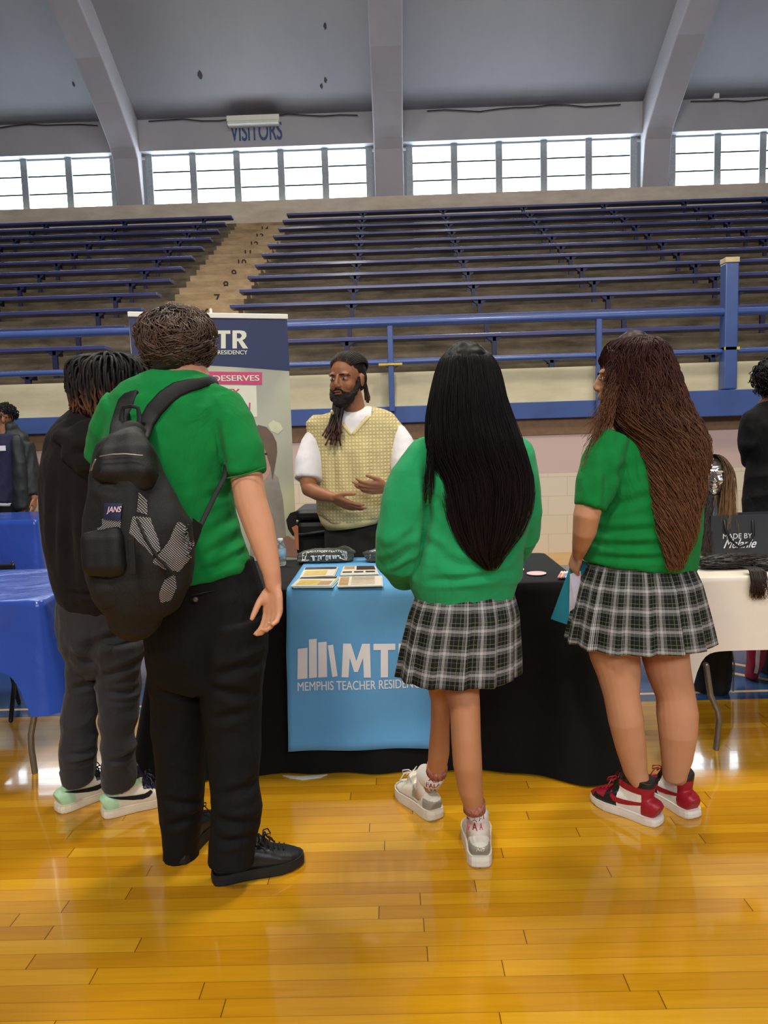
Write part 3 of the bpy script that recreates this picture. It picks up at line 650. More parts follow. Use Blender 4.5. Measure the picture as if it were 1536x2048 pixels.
def folded(c0, w, d, label, words, rot=0):
    mb = MB()
    R_ = Matrix.Translation(c0) @ Matrix.Rotation(rot, 4, 'Z')
    for i in range(3):
        s_ = 1-.06*i
        mb.tube([R_ @ Vector((-w/2*s_, .01*i, .009+.014*i)), R_ @ Vector((-w/4, .0, .012+.016*i)), R_ @ Vector((w/4, .0, .012+.016*i)), R_ @ Vector((w/2*s_, .02*i, .010+.013*i))],
                [d/2*s_*.8, d/2*s_, d/2*s_, d/2*s_*.85], [.009, .011, .011, .008], hint=(0, 0, 1), seg=24, pw=3)
    mb.tube([R_ @ Vector((w*.2, d*.1, .045)), R_ @ Vector((w*.38, d*.3, .05)), R_ @ Vector((w*.5, d*.42, .03))], [.04, .035, .03], [.01, .012, .01], hint=(0, 0, 1))
    me = fuse(mb, .004, 3); wrinkle(me, .003, (22, 22, 40), 3)
    o = obj('folded_tshirt', me, M_SHIRTG); tag(o, label, 't-shirt', 'folded shirts on the table')
    bv = bvh_of(o)
    for i, wd in enumerate(words):
        c = c0+Vector((0, -d*.5-.01, .030-.016*i))
        place_text('printed_words', wd, 1, Vector((c0.x, c0.y-d*.34+.0*i, .80)) - Vector((0, i*.028, 0)), M_PRINT, o, xd=(math.cos(rot), math.sin(rot), 0), yd=(0, 1, 0), bvh=bv, d=(0, 0, -1), off=.0015, fit=(w*.86, .022), bold=.02)
    return o
c = on(652, 1121); folded(Vector((c.x, c.y, ZT+.012)), .255, .155, 'folded dark t-shirt with white lettering, in front of the man in the vest', ['EDUCATION MATTERS', 'REAL EDUCATION MATTERS'])
c = on(765, 1120); folded(Vector((c.x, c.y, ZT+.012)), .14, .15, 'folded dark t-shirt at the runner edge, half hidden by the girl in the sweatshirt', ['EDUCATION'])
# bottle
c = F(563, 1131, ZT+.006); t = thing('water_bottle', (c.x, c.y, ZT+.006), 'small clear water bottle with blue label on the black cloth by the banner', 'bottle')
def lathe(c, prof, seg=24):
    mb = MB(); vs = [(c[0]+r*math.cos(2*PI*k/seg), c[1]+r*math.sin(2*PI*k/seg), c[2]+z) for r, z in prof for k in range(seg)]
    n_ = len(prof); return mb.add(vs, [(i*seg+k, i*seg+(k+1) % seg, (i+1)*seg+(k+1) % seg, (i+1)*seg+k) for i in range(n_-1) for k in range(seg)]+[tuple(range(seg))[::-1], tuple((n_-1)*seg+k for k in range(seg))])
c = Vector((c.x, c.y, ZT+.0065))
M_CLEAR = mat('clear_plastic', (225, 235, 240), .05, .01, trans=.85, spec=.5)
lathe(c, [(.02, 0), (.0245, .004), (.0245, .03), (.023, .033), (.0245, .036), (.0245, .085), (.02, .1), (.012, .113), (.0115, .118)]).build('body', M_CLEAR, t, True)
lathe(c+Vector((0, 0, .119)), [(.0125, 0), (.0135, .001), (.0135, .012), (.0125, .013)]).build('cap', M_WHITE, t, True)
lathe(c, [(.0252, .045), (.0255, .046), (.0255, .078), (.0252, .079)]).build('label', mat('bottle_label_blue', (150, 190, 220), .4, .3, 50), t, True)
# stickers and markers
def flat(name, pts, m, label, cat, z=ZT+.0075, grp=None):
    return tag(MB().prism([F(x, y, z) for x, y in pts], (0, 0, 1), .002).build(name, m), label, cat, grp)
flat('paper_cutout', [(1053+20*(1-math.cos(a)), 1147+4*math.sin(a)) for a in [k*PI/8 for k in range(16)]][::-1], mat('pink_card', (226, 188, 196), .6), 'pale pink oval card lying on the black tablecloth', 'card')
flat('paper_cutout', [(1030+9*(1-math.cos(a)), 1139+4*math.sin(a)) for a in [k*PI/8 for k in range(16)]][::-1], mat('cream_card', (220, 212, 190), .6), 'cream oval card on the black tablecloth beside the green sweatshirt', 'card')
for i, (col, nm) in enumerate((((230, 130, 160), 'pink'), ((240, 200, 120), 'yellow'), ((150, 130, 210), 'purple'), ((236, 236, 230), 'white'), ((200, 120, 190), 'magenta'))):
    a = F(1117+5.2*i, 1155, ZT+.014); b = F(1124+5.2*i, 1144.5, ZT+.014)
    t = thing('marker', (a+b)/2-Vector((0, 0, .008)), '%s felt marker in the row at the right end of the black tablecloth' % nm, 'marker', 'felt markers')
    MB().tube([a, a.lerp(b, .68)], .0052, seg=10).build('barrel', mat('marker_%s' % nm, col, .4, .02), t, True)
    MB().tube([a.lerp(b, .72), b], .0058, seg=10).build('cap', M_WHITE, t, True)
# black case behind the table beside the banner
t = thing('storage_case', (-.30, 4.55, 0), 'black boxy case standing beside the banner behind the man', 'case')
a0, a1 = P(592, 1000, 4.5), P(668, 1000, 4.5)
MB().box((a0.x, 4.35, .002), (a1.x+.35, 4.75, .86)).build('body', mat('black_nylon_case', (22, 21, 23), .55, .2), t, False, .03)
MB().box((a0.x+.01, 4.34, .865), (a1.x+.34, 4.75, .93)).build('lid', mat('black_case_lid', (30, 29, 31), .4, .2), t, False, .02)
MB().tube([(a0.x+.02, 4.335, .78), (a0.x+.2, 4.32, .80), (a0.x+.42, 4.335, .77)], .012, seg=8).build('handle', M_BLKM, t, True)
# paper on the floor under the table
pl = [F(565, 1552), F(600, 1553.5), F(655, 1550), F(640, 1556), F(604, 1561), F(580, 1557)]
o = MB().prism([p+Vector((0, -.0, .001)) for p in pl], (0, 0, 1), .002).build('paper_scrap', M_WHITE); tag(o, 'white paper scrap on the floor under the front of the black tablecloth', 'paper')
# ------------------------------------------------------------------ things on and under the white table
c0, c1 = F(1421, 1116, ZT+.008), None
yb = c0.y; x0 = P(1421, 1100, yb).x; x1 = P(1560, 1100, yb).x; zt2 = P(1450, 1031, yb).z
t = thing('gift_bag', ((x0+x1)/2, yb+.05, ZT+.008), 'matte black paper gift bag with white lettering on the white table', 'bag')
M_BAG = mat('matte_black_card', (44, 46, 52), .55, .05)
b_ = MB(); b_.box((x0, yb, ZT+.008), (x1, yb+.004, zt2)); b_.box((x0, yb+.1, ZT+.008), (x1, yb+.104, zt2)); b_.box((x0, yb+.004, ZT+.008), (x0+.002, yb+.1, zt2)); b_.box((x1-.002, yb+.004, ZT+.008), (x1, yb+.1, zt2)); b_.box((x0+.002, yb+.004, ZT+.008), (x1-.002, yb+.1, ZT+.012))
b_.build('body', M_BAG, t)
M_RIB2 = mat('black_ribbon', (12, 12, 14), .35)
hp = [P(1449, 1040, yb-.004), P(1452, 1060, yb-.012), P(1461, 1080, yb-.02), P(1478, 1094, yb-.025), P(1496, 1088, yb-.02), P(1508, 1070, yb-.012), P(1506, 1040, yb-.004)]
MB().tube(hp, .006, .0015, seg=8, hint=(0, 1, 0)).build('handle', M_RIB2, t, True)
def tx(s, xa, xb, ya, yb_, **kw):
    c = P((xa+xb)/2, (ya+yb_)/2, yb-.0015); place_text('printed_words', s, 1, c, M_PRINT, t, fit=((P(xb, ya, yb)-P(xa, ya, yb)).length, (P(xa, ya, yb)-P(xa, yb_, yb)).length), **kw)
tx('MADE BY', 1446, 1504, 1067, 1077, bold=.0); tx('Melanie', 1447, 1513, 1078, 1096, shear=.5, bold=-.012)
# ------------------------------------------------------------------ people: helpers
def proj(v):
    d = Vector(v)-Vector((0, 0, CH)); w = d.dot(fwd); return 768+FP*d.dot(RT)/w, 1024-FP*d.dot(UP)/w
def skin(name, c, r=.5):
    m = mat(name, c, r, .07, 9, bump=.12, bscale=350, spec=.35)
    b = m.node_tree.nodes['Principled BSDF']; b.inputs['Subsurface Weight'].default_value = .12; b.inputs['Subsurface Radius'].default_value = (.012, .005, .003); b.inputs['Subsurface Scale'].default_value = .6
    return m
def hair_mat(name, root, tip, t0=.5, rough=.38, var=.35, spec=.5):
    m, nt, b = new_mat(name); L = nt.links
    uv = nd(nt, 'ShaderNodeUVMap'); sp = nd(nt, 'ShaderNodeSeparateXYZ'); L.new(uv.outputs[0], sp.inputs[0])
    r = nd(nt, 'ShaderNodeValToRGB'); e = r.color_ramp.elements; e[0].position = t0; e[0].color = lin(root); e[1].position = 1; e[1].color = lin(tip); L.new(sp.outputs[1], r.inputs[0])
    mr = nd(nt, 'ShaderNodeMapRange'); mr.inputs[3].default_value = 1-var; mr.inputs[4].default_value = 1+var; L.new(sp.outputs[0], mr.inputs[0])
    h = nd(nt, 'ShaderNodeVectorMath', operation='SCALE'); L.new(r.outputs[0], h.inputs[0]); L.new(mr.outputs[0], h.inputs['Scale']); L.new(h.outputs[0], b.inputs['Base Color'])
    b.inputs['Roughness'].default_value = rough; b.inputs['Specular IOR Level'].default_value = spec; return m
def strands(name, paths, rad, m, parent, sides=3, taper=.35, ids=None):
    """paths: list of point lists; rad: number or function(t)"""
    V, FF, UV = [], [], []
    for pi_, pts in enumerate(paths):
        n = len(pts); k0 = len(V); rid = (pi_*0.61803) % 1
        A = np.array([tuple(p) for p in pts]); T = np.gradient(A, axis=0); T /= np.linalg.norm(T, axis=1)[:, None]+1e-9
        ref = np.array([.3, .9, .2]); U = np.cross(T, ref); U /= np.linalg.norm(U, axis=1)[:, None]+1e-9; Wv = np.cross(T, U)
        for i in range(n):
            t = i/(n-1); rr_ = rad(t) if callable(rad) else rad*(1-(1-taper)*t)
            for s_ in range(sides):
                a = 2*PI*s_/sides; V.append(tuple(A[i]+U[i]*rr_*math.cos(a)+Wv[i]*rr_*math.sin(a))); UV.append((rid, t))
        for i in range(n-1):
            for s_ in range(sides):
                a0 = k0+i*sides+s_; a1 = k0+i*sides+(s_+1) % sides; FF.append((a0, a1, a1+sides, a0+sides))
        FF.append(tuple(k0+s_ for s_ in range(sides))[::-1]); FF.append(tuple(k0+(n-1)*sides+s_ for s_ in range(sides)))
    mb = MB(); mb.v = V; mb.f = FF; mb.uv = UV; return obj(name, mb.mesh(), m, parent)
def head(mb, c, yaw=0, pitch=0, roll=0, s=1.0, nose=1.0):
    M = Matrix.Translation(c) @ Matrix.Rotation(yaw, 4, 'Z') @ Matrix.Rotation(pitch, 4, 'X') @ Matrix.Rotation(roll, 4, 'Y') @ Matrix.Scale(s, 4)
    E = lambda c_, r_: mb.ell(c_, r_, M)
    E((0, -.012, .028), (.076, .094, .088)); E((0, .032, -.03), (.061, .054, .074)); E((0, .038, -.078), (.047, .045, .036)); E((0, .074, -.098), (.021, .017, .015))
    for sx in (-1, 1):
        E((sx*.034, .054, -.032), (.027, .026, .028)); E((sx*.077, -.008, -.012), (.009, .017, .030)); E((sx*.08, -.012, .004), (.008, .012, .012))
        E((sx*.011, .094, -.034), (.009, .010, .007)); E((sx*.030, .073, .020), (.026, .012, .009)); E((sx*.033, .070, -.004), (.017, .012, .010))
    mb.tube([M @ Vector(p) for p in ((0, .082, .012), (0, .092, -.008), (0, .102*nose, -.026), (0, .098, -.034))], [.007*s, .009*s, .011*s, .009*s], [.010*s, .012*s, .012*s, .010*s], seg=10)
    E((0, .084, -.050), (.014, .010, .010)); E((0, .087, -.058), (.023, .011, .006)); E((0, .084, -.069), (.019, .011, .007))
    return M
def eyes(M, par, iris=(50, 34, 26)):
    wm = mat('eye_white', (150, 138, 130), .5, .02); im = mat('iris_dark', iris, .2, .05)
    for sx in (-1, 1):
        e = MB(); e.ell((sx*.031, .0735, -.002), (.0125, .0112, .0062), M); o = e.build('eye', wm, par, True)
        MB().ell((sx*.031-.001, .0812, -.002), (.0055, .0042, .0050), M, 12, 8).build('iris', im, o, True)
        b = MB(); b.tube([M @ Vector((sx*(.012+.011*i), .0895-.0018*i*i, .017+.0022*(1-(i-1.3)**2*.5))) for i in range(5)], [.0022, .0036, .0036, .003, .0018], seg=6); b.build('eyebrow', mat('eyebrow_hair', (26, 18, 15), .8), par, True)
def hand(mb, wrist, f, n, t, curl=(.3, .35, .4, .45), thumb=.3, s=1.0, spread=.06, tout=.55):
    f = Vector(f).normalized(); n = Vector(n); n = (n-f*n.dot(f)).normalized(); tt = Vector(t); t = n.cross(f); t = t if t.dot(tt) > 0 else -t
    w = Vector(wrist); g = lambda a, b, c_: w+f*a*s+t*b*s+n*c_*s
    for b, L in ((.026, .086), (.009, .092), (-.009, .088), (-.025, .08)):
        mb.tube([g(-.005, b*.45, 0), g(.03, b*.85, 0), g(L-.012, b, -.001), g(L, b, 0)], [.013*s, .0135*s, .012*s, .010*s], [.013*s, .0125*s, .011*s, .010*s], seg=10, hint=n)
    mb.ell(w+f*.035*s+t*.024*s+n*.006*s, (.016*s, .016*s, .022*s))
    for i, (b, L0, Lf) in enumerate(((.027, .086, .072), (.009, .092, .080), (-.010, .088, .074), (-.027, .080, .058))):
        p = g(L0-.004, b, 0); a = curl[i]*.8; sp = spread*(1.5-i); pts = [p]; d0 = (f+t*sp).normalized()
        for seg_ in (.45, .31, .24):
            dr = d0*math.cos(a)+n*math.sin(a); p = p+dr*(Lf*seg_*s); pts.append(p); a += curl[i]*1.15
        mb.tube(pts, [.0092*s, .0084*s, .0076*s, .0062*s], seg=10, hint=n)
    p = g(.022, .026, .004); d1 = (t*tout+f*.75+n*.25*thumb*3).normalized(); d2 = (t*tout*.5+f*.9+n*.6*thumb).normalized()
    mb.tube([p, p+d1*.032*s, p+d1*.032*s+d2*.030*s, p+d1*.032*s+d2*.052*s], [.0125*s, .0105*s, .0095*s, .0075*s], seg=10, hint=n)
def person(loc, label, group=None): return thing('person', loc, label, 'person', group)
def leg(mb, rows, heel, toe, r=.030, seg=18, a=.072):
    heel = Vector(heel); d = Vector(toe)-heel; d.z = 0; d.normalize(); A = heel+d*a
    pts = [P(q[0], q[1], q[2]) for q in rows]; ra = [q[3]*q[2]/FP for q in rows]; rb = [q[4] for q in rows]
    zt = pts[-1].z
    for z in (.155, .115, .082):
        if z < zt-.02:
            k_ = min(1, (zt-z)/max(.01, zt-.115)); p = pts[len(rows)-1]; pts.append(Vector((p.x+(A.x-p.x)*k_, p.y+(A.y-p.y)*k_, z))); ra.append(ra[len(rows)-1]*(1-k_)+r*k_); rb.append(rb[len(rows)-1]*(1-k_)+(r+.004)*k_)
    mb.tube(pts, ra, rb, seg=seg)
def mbody(mb, m, par, dents=(), voxel=.0048, smooth=3):
    me = fuse(mb, voxel, smooth)
    if dents: dent(me, dents)
    return obj('body', me, m, par)
def shoe(par, heel, toe, L, mats, rule, high=False, laces=None, swoosh=None, side=(1,), sole_m=None, toe_round=1.0, wd=1.0, name='shoe', sole_h=.03):
    heel = Vector(heel); heel.z = .002; d = Vector(toe)-heel; d.z = 0; d.normalize()
    M = Matrix.Translation(heel) @ Matrix.Rotation(math.atan2(d.y, d.x), 4, 'Z')
    hw = [(.0, .024), (.04, .031), (.12, .036), (.3, .036), (.45, .039), (.6, .046), (.72, .049), (.84, .045), (.93, .034), (1.0, .016)]
    ol = [(x*L, w*wd+.004) for x, w in hw]
    out = [(-.004, -.012), (-.004, .012)]+[(x, w) for x, w in ol]+[(L+.006, 0)]+[(x, -w) for x, w in ol[::-1]]
    mb = MB(); ctr = L*.5
    layers = [(0, .97), (.004, 1.0), (sole_h*.6, 1.0), (sole_h, .975)]
    vs = [M @ Vector((ctr+(x-ctr)*k, y*k, z+(.006*max(0, x/L-.75)/.25 if z < .003 else 0))) for z, k in layers for x, y in out]; N = len(out)
    fs = [(i*N+k, i*N+(k+1) % N, (i+1)*N+(k+1) % N, (i+1)*N+k) for i in range(3) for k in range(N)]+[tuple(range(N)), tuple(3*N+k for k in range(N))[::-1]]
    mb.add(vs, [f[::-1] for f in fs])
    top = [(.0, .072), (.05, .082), (.15, .086), (.3, .090), (.45, .094), (.6, .080), (.72, .064), (.84, .053), (.93, .044), (1.0, .032)]
    up = MB(); pts, ra, rb = [], [], []
    for (x, w), (_, h_) in zip(hw, top):
        pts.append(M @ Vector((x*L*.985+.004, 0, (h_+.012)/2))); ra.append(w*wd); rb.append((h_-.012)/2)
    up.tube(pts, ra, rb, seg=20, hint=(0, 0, 1), dome=False, pw=2.5)
    if high: up.tube([M @ Vector(p) for p in ((.10, 0, .05), (.088, 0, .09), (.078, 0, .125), (.074, 0, .150))], [.036, .036, .037, .038], [.070, .062, .056, .055], seg=20, hint=tuple(d), pw=2.3, dome=False)
    else: up.tube([M @ Vector(p) for p in ((.10, 0, .04), (.082, 0, .065), (.075, 0, .082))], [.036, .036, .036], [.075, .062, .052], seg=20, hint=tuple(d), pw=2.3, dome=False)
    # tongue
    zt0 = .145 if high else .094
    up.tube([M @ Vector(p) for p in ((.165, 0, .085), (.148, 0, .11), (.135, 0, zt0), (.132, 0, zt0+.018))], [.024, .026, .027, .024], [.012, .010, .008, .006], seg=12, hint=tuple(d))
    me = fuse(up, .0034, 3, .5)
    for mm in mats: me.materials.append(mm)
    Mi = M.inverted(); idx = []
    for p in me.polygons:
        c = Mi @ p.center; idx.append(rule(c.x/L, c.y, c.z))
    root = thing(name, heel, None, None); root.parent = par; root.location = heel-wloc(par)
    o = bpy.data.objects.new('upper', me); SC.collection.objects.link(o); o.parent = root; me.transform(Matrix.Translation(-heel)); me.polygons.foreach_set('material_index', idx); me.polygons.foreach_set('use_smooth', [True]*len(me.polygons)); me.update()
    mb.build('sole', sole_m or M_WHITE, root, False, .004)
    bv = bvh_of(o)
    if laces is not None:
        lb = MB()
        Zt = lambda x, y: (lambda h: h[0].z+.002 if h[0] else .05)(bv.ray_cast(M @ Vector((x, y, .3)), Vector((0, 0, -1))))
        for i in range(5):
            x = .162+.015*i; w = .020-.001*i
            lb.tube([M @ Vector((x+.008*(y_/w+1)/2, y_, Zt(x, y_))) for y_ in (-w, -w*.5, 0, w*.5, w)], .0026, seg=6)
        z0 = Zt(.162, 0)
        for sg in (-1, 1):
            lb.tube([M @ Vector(q) for q in ((.160, 0, z0), (.165, sg*.016, z0+.012), (.182, sg*.030, z0+.006), (.190, sg*.026, z0-.010), (.175, sg*.010, z0-.001))], .0022, seg=6)
            lb.tube([M @ Vector((.160, 0, z0)), M @ Vector((.172, sg*.030, z0-.002)), M @ Vector((.182, sg*.044, z0-.03))], .0022, seg=6)
        lb.build('laces', laces, root, True)
    if swoosh is not None:
        S = [(.06, .074), (.22, .056), (.38, .043), (.50, .038), (.58, .043), (.63, .055), (.655, .075), (.60, .064), (.53, .058), (.44, .058), (.3, .063), (.16, .070)]
        for sg in side:
            pl = [M @ Vector((x*L, sg*.06, z+.004)) for x, z in S]
            decal('swoosh', [pl if sg > 0 else pl[::-1]], swoosh, root, bv, M.to_3x3() @ Vector((0, -sg, 0)), .0012, .012)
    return root, M, bv
def plaid_mat(name, base=(16, 20, 17), white=(206, 204, 206), per=.066):
    m, nt, b = new_mat(name); L = nt.links; uv = nd(nt, 'ShaderNodeUVMap'); sp = nd(nt, 'ShaderNodeSeparateXYZ'); L.new(uv.outputs[0], sp.inputs[0])
    def axis(o, hv):
        a = nd(nt, 'ShaderNodeMath', operation='DIVIDE'); a.inputs[1].default_value = per; L.new(o, a.inputs[0])
        fr = nd(nt, 'ShaderNodeMath', operation='FRACT'); L.new(a.outputs[0], fr.inputs[0])
        r = nd(nt, 'ShaderNodeValToRGB'); r.color_ramp.interpolation = 'CONSTANT'; e = r.color_ramp.elements
        st = [(0, 0), (.12, .16), (.135, 0), (.30, .30), (.325, 0), (.36, .28), (.385, .0), (.43, .46), (.46, .10), (.485, .50), (.525, .10), (.55, .46), (.58, 0), (.625, .28), (.65, 0), (.685, .30), (.71, 0), (.88, .16), (.895, 0)]
        e[0].position = 0; e[0].color = (0, 0, 0, 1); e[1].position = .12; e[1].color = (.16, .16, .16, 1)
        for p, v in st[2:]:
            k = e.new(p); k.color = (v, v, v, 1)
        L.new(fr.outputs[0], r.inputs[0])
        g = nd(nt, 'ShaderNodeMath', operation='SUBTRACT'); g.inputs[1].default_value = .128; L.new(fr.outputs[0], g.inputs[0])
        ab = nd(nt, 'ShaderNodeMath', operation='ABSOLUTE'); L.new(g.outputs[0], ab.inputs[0]); lt = nd(nt, 'ShaderNodeMath', operation='LESS_THAN'); lt.inputs[1].default_value = .012; L.new(ab.outputs[0], lt.inputs[0])
        return r.outputs[0], lt.outputs[0]
    u, gu = axis(sp.outputs[0], 0); v, gv = axis(sp.outputs[1], 1)
    ad = nd(nt, 'ShaderNodeMath', operation='ADD', use_clamp=True); L.new(u, ad.inputs[0]); L.new(v, ad.inputs[1])
    mx = nd(nt, 'ShaderNodeMix', data_type='RGBA'); L.new(ad.outputs[0], mx.inputs[0]); mx.inputs[6].default_value = lin(base); mx.inputs[7].default_value = lin(white)
    gm = nd(nt, 'ShaderNodeMath', operation='MAXIMUM'); L.new(gu, gm.inputs[0]); L.new(gv, gm.inputs[1]); gs = nd(nt, 'ShaderNodeMath', operation='MULTIPLY'); gs.inputs[1].default_value = .55; L.new(gm.outputs[0], gs.inputs[0])
    m2 = nd(nt, 'ShaderNodeMix', data_type='RGBA'); L.new(gs.outputs[0], m2.inputs[0]); L.new(mx.outputs[2], m2.inputs[6]); m2.inputs[7].default_value = lin((96, 116, 60))
    L.new(m2.outputs[2], b.inputs['Base Color']); b.inputs['Roughness'].default_value = .75; b.inputs['Specular IOR Level'].default_value = .25; return m
def skirt(par, rows, m, pleats=22, amp=.014, seed=0, hem=None, phase=0):
    """rows: (py, left px, right px, Y, half depth)"""
    C_ = [(P((r[1]+r[2])/2, r[0], r[3]), (r[2]-r[1])/2*r[3]/FP, r[4]) for r in rows]
    N, Lv = 330, 30; vs, uv = [], []
    R0 = C_[-1][1]+C_[-1][2]
    for j in range(Lv+1):
        t = j/Lv; x = t*(len(C_)-1); i = min(int(x), len(C_)-2); f = x-i
        c = C_[i][0].lerp(C_[i+1][0], f); ra = C_[i][1]*(1-f)+C_[i+1][1]*f; rb = C_[i][2]*(1-f)+C_[i+1][2]*f
        for k in range(N+1):
            a = 2*PI*k/N+PI/2; q = (k/N*pleats+phase) % 1
            # knife pleat: slow rise then quick fold under
            saw = (q/.82 if q < .82 else (1-q)/.18)-.5
            am = amp*(.12+.88*t)*(.8+.4*noise.noise(Vector((k/N*pleats//1*1.7, seed, 0))))
            rr_ = saw*am+.010*t*noise.noise(Vector((math.cos(a)*2.2, math.sin(a)*2.2, seed+t*.8)))
            dz = .008*t*noise.noise(Vector((math.cos(a)*1.6, math.sin(a)*1.6, seed+5)))
            vs.append((c.x+math.cos(a)*(ra+rr_), c.y+math.sin(a)*(rb+rr_), c.z+dz)); uv.append((k/N*PI*R0+.019*math.floor(k/N*pleats+phase+.18), -c.z-dz*.5))
    W_ = N+1; mb = MB(); mb.add(vs, [(j*W_+k, (j+1)*W_+k, (j+1)*W_+k+1, j*W_+k+1) for j in range(Lv) for k in range(N)]); mb.uv = uv
    return obj('skirt', applied(mb.mesh(), [('SOLIDIFY', dict(thickness=.002, offset=-1))]), m, par)
def spine(rows, k=.86):
    return [(r[0], (r[1]+r[2])/2-(r[2]-r[1])/2*k, (r[1]+r[2])/2+(r[2]-r[1])/2*k, r[3], r[4]*k) for r in rows]
def pl3(*pts): return [tuple(P(*p)) for p in pts]
def long_hair(name, rows, m, par, n=900, rad=.0016, wave=0, wl=10, seed=0, face_arc=(-.15, PI+.15), tips=(.86, 1.0), inner=.93, kmin=.97, kmax=1.05, base=True, seg=26, lift=0):
    """hair volume (rows as in prof) plus strands combed down over it; angle 0..pi is the side toward the camera"""
    rr = random.Random(seed); C_ = [(P((r[1]+r[2])/2, r[0], r[3]), (r[2]-r[1])/2*r[3]/FP, r[4]) for r in rows]; nr = len(C_)
    def at(t, a, k):
        x = min(max(t, 0), 1)*(nr-1); i = min(int(x), nr-2); f = x-i; f = f
        c = C_[i][0].lerp(C_[i+1][0], f); ra = C_[i][1]*(1-f)+C_[i+1][1]*f; rb = C_[i][2]*(1-f)+C_[i+1][2]*f
        return c+Vector((math.cos(a)*ra*k, -math.sin(a)*rb*k, 0))
    paths = []
    for s_ in range(n):
        a0 = rr.uniform(*face_arc); k = rr.uniform(kmin, kmax); te = rr.uniform(*tips); t0 = rr.uniform(0, .012) if rr.random() < .8 else rr.uniform(0, .3); ph = 9*noise.noise(Vector((a0*5, seed, 0)))+rr.uniform(-.5, .5); w1 = 1+.25*noise.noise(Vector((a0*4, seed, 5)))
        pts = []
        drift = rr.uniform(-.12, .12); pull = rr.uniform(0, .75)
        for i in range(seg):
            u = i/(seg-1); t = t0+(te-t0)*u; a = a0+drift*u
            kk = k*(1-pull*max(0, (t-.55)/.45))
            p = at(t, a, inner+(kk-inner)*min(1, .5+u*20))
            if wave: p += Vector((math.sin(u*wl*w1+ph)*wave*u**.4, math.cos(u*wl*w1*1.1+ph)*wave*u**.4, 0))
            p += Vector((noise.noise(Vector((a0*3, u*3, seed)))*.006, noise.noise(Vector((a0*3, u*3, seed+9)))*.006, 0))
            pts.append(p)
        paths.append(pts)
    o = strands(name, paths, rad, m, par)
    if base:
        nb = len(rows); mb = MB().prof([spine([r], inner*(1-.55*max(0, i/(nb-1)-.55)/.45))[0] for i, r in enumerate(rows[:-1])], seg=24)
        me = fuse(mb, .007, 3)
        co = getco(me); no = getno(me); d = np.array([.004*noise.noise(Vector((c[0]*60, c[1]*60, c[2]*5+seed))) for c in co]); setco(me, co+no*d[:, None])
        o2 = obj('hair_mass', me, m, par); return o, o2
    return o
M_SKL = skin('light_skin', (206, 150, 118)); M_SKT = skin('tan_skin', (184, 128, 92)); M_SKM = skin('medium_tan_skin', (190, 138, 106)); M_SKD = skin('brown_skin', (152, 100, 70)); M_SKDD = skin('deep_brown_skin', (96, 60, 44))
M_POLO = mat('kelly_green_polo_knit', (16, 124, 58), .85, .06, 18, bump=.5, bscale=900, sheen=.06, spec=.15, fold=.45, fscale=8)
M_SWEAT = mat('green_sweatshirt_fleece', (34, 148, 92), .9, .06, 18, bump=.4, bscale=700, sheen=.1, spec=.15, fold=.45, fscale=7)
M_BLKP = mat('black_twill', (9, 9, 11), .8, .2, 12, bump=.3, bscale=700, spec=.25, fold=.5, fscale=8)
M_GRYP = mat('charcoal_twill', (44, 43, 47), .85, .12, 9, bump=.4, bscale=600, sheen=.1, spec=.25, fold=.5, fscale=9)
M_HOOD = mat('black_fleece', (27, 23, 24), .92, .15, 10, bump=.4, bscale=500, sheen=.04, spec=.15, fold=.5, fscale=6)
M_BLKLEA = mat('black_leather', (24, 25, 26), .42, .12, 20, bump=.25, bscale=250)
M_BLKRUB = mat('black_rubber', (20, 21, 22), .6, .1)
M_LACEB = mat('black_lace', (10, 10, 12), .8)
# ------------------------------------------------------------------ tall boy in green polo
boy = person(F(450, 1745), 'person in green polo and black trousers seen from behind wearing a mesh backpack')
shirt_rows = [(745, 322, 400, 2.22, .058), (760, 285, 432, 2.22, .085), (782, 240, 474, 2.21, .10), (812, 220, 486, 2.20, .115), (860, 213, 478, 2.20, .125), (920, 208, 466, 2.20, .13), (980, 208, 462, 2.20, .128), (1040, 212, 472, 2.21, .125), (1100, 222, 490, 2.21, .13), (1140, 235, 504, 2.21, .135), (1160, 240, 508, 2.21, .137)]
b = MB(); b.prof(spine(shirt_rows[1:], .86), seg=20)
b.limb([(362, 770, 2.22, 30, .05), (364, 735, 2.22, 33, .055), (362, 700, 2.23, 33, .055)])
HB = head(b, P(356, 702, 2.24), yaw=-.75, pitch=-.05, s=1.0)
b.limb([(450, 825, 2.19, 24, .035), (478, 880, 2.16, 30, .042), (491, 945, 2.14, 33, .046), (502, 1005, 2.13, 33, .045), (519, 1055, 2.12, 31, .040), (533, 1105, 2.11, 25, .033), (543, 1145, 2.10, 19, .026), (547, 1172, 2.10, 17, .022)])
hand(b, P(547, 1172, 2.10), (-.06, -.12, -1), (-.55, -.8, 0), (-.9, .5, 0), (.36, .5, .58, .62), .7, 1.0, .03, .22)
b.limb([(240, 830, 2.2, 24, .035), (215, 900, 2.26, 28, .042), (206, 960, 2.29, 28, .042), (208, 1030, 2.30, 25, .036), (214, 1090, 2.28, 17, .026)])
hand(b, P(214, 1090, 2.28), (.05, 0, -1), (1, 0, 0), (0, 1, 0), (.3, .35, .4, .45), .3, .96)
b.prof([(1150, 262, 500, 2.22, .11), (1230, 300, 520, 2.22, .115), (1270, 315, 510, 2.21, .09)], seg=18)
SB = [(F(426, 1764), F(606, 1722)), (F(354, 1730), F(410, 1655))]
leg(b, [(460, 1330, 2.2, 50, .07), (465, 1440, 2.18, 42, .06), (469, 1560, 2.17, 36, .05), (466, 1660, 2.16, 26, .04)], *SB[0])
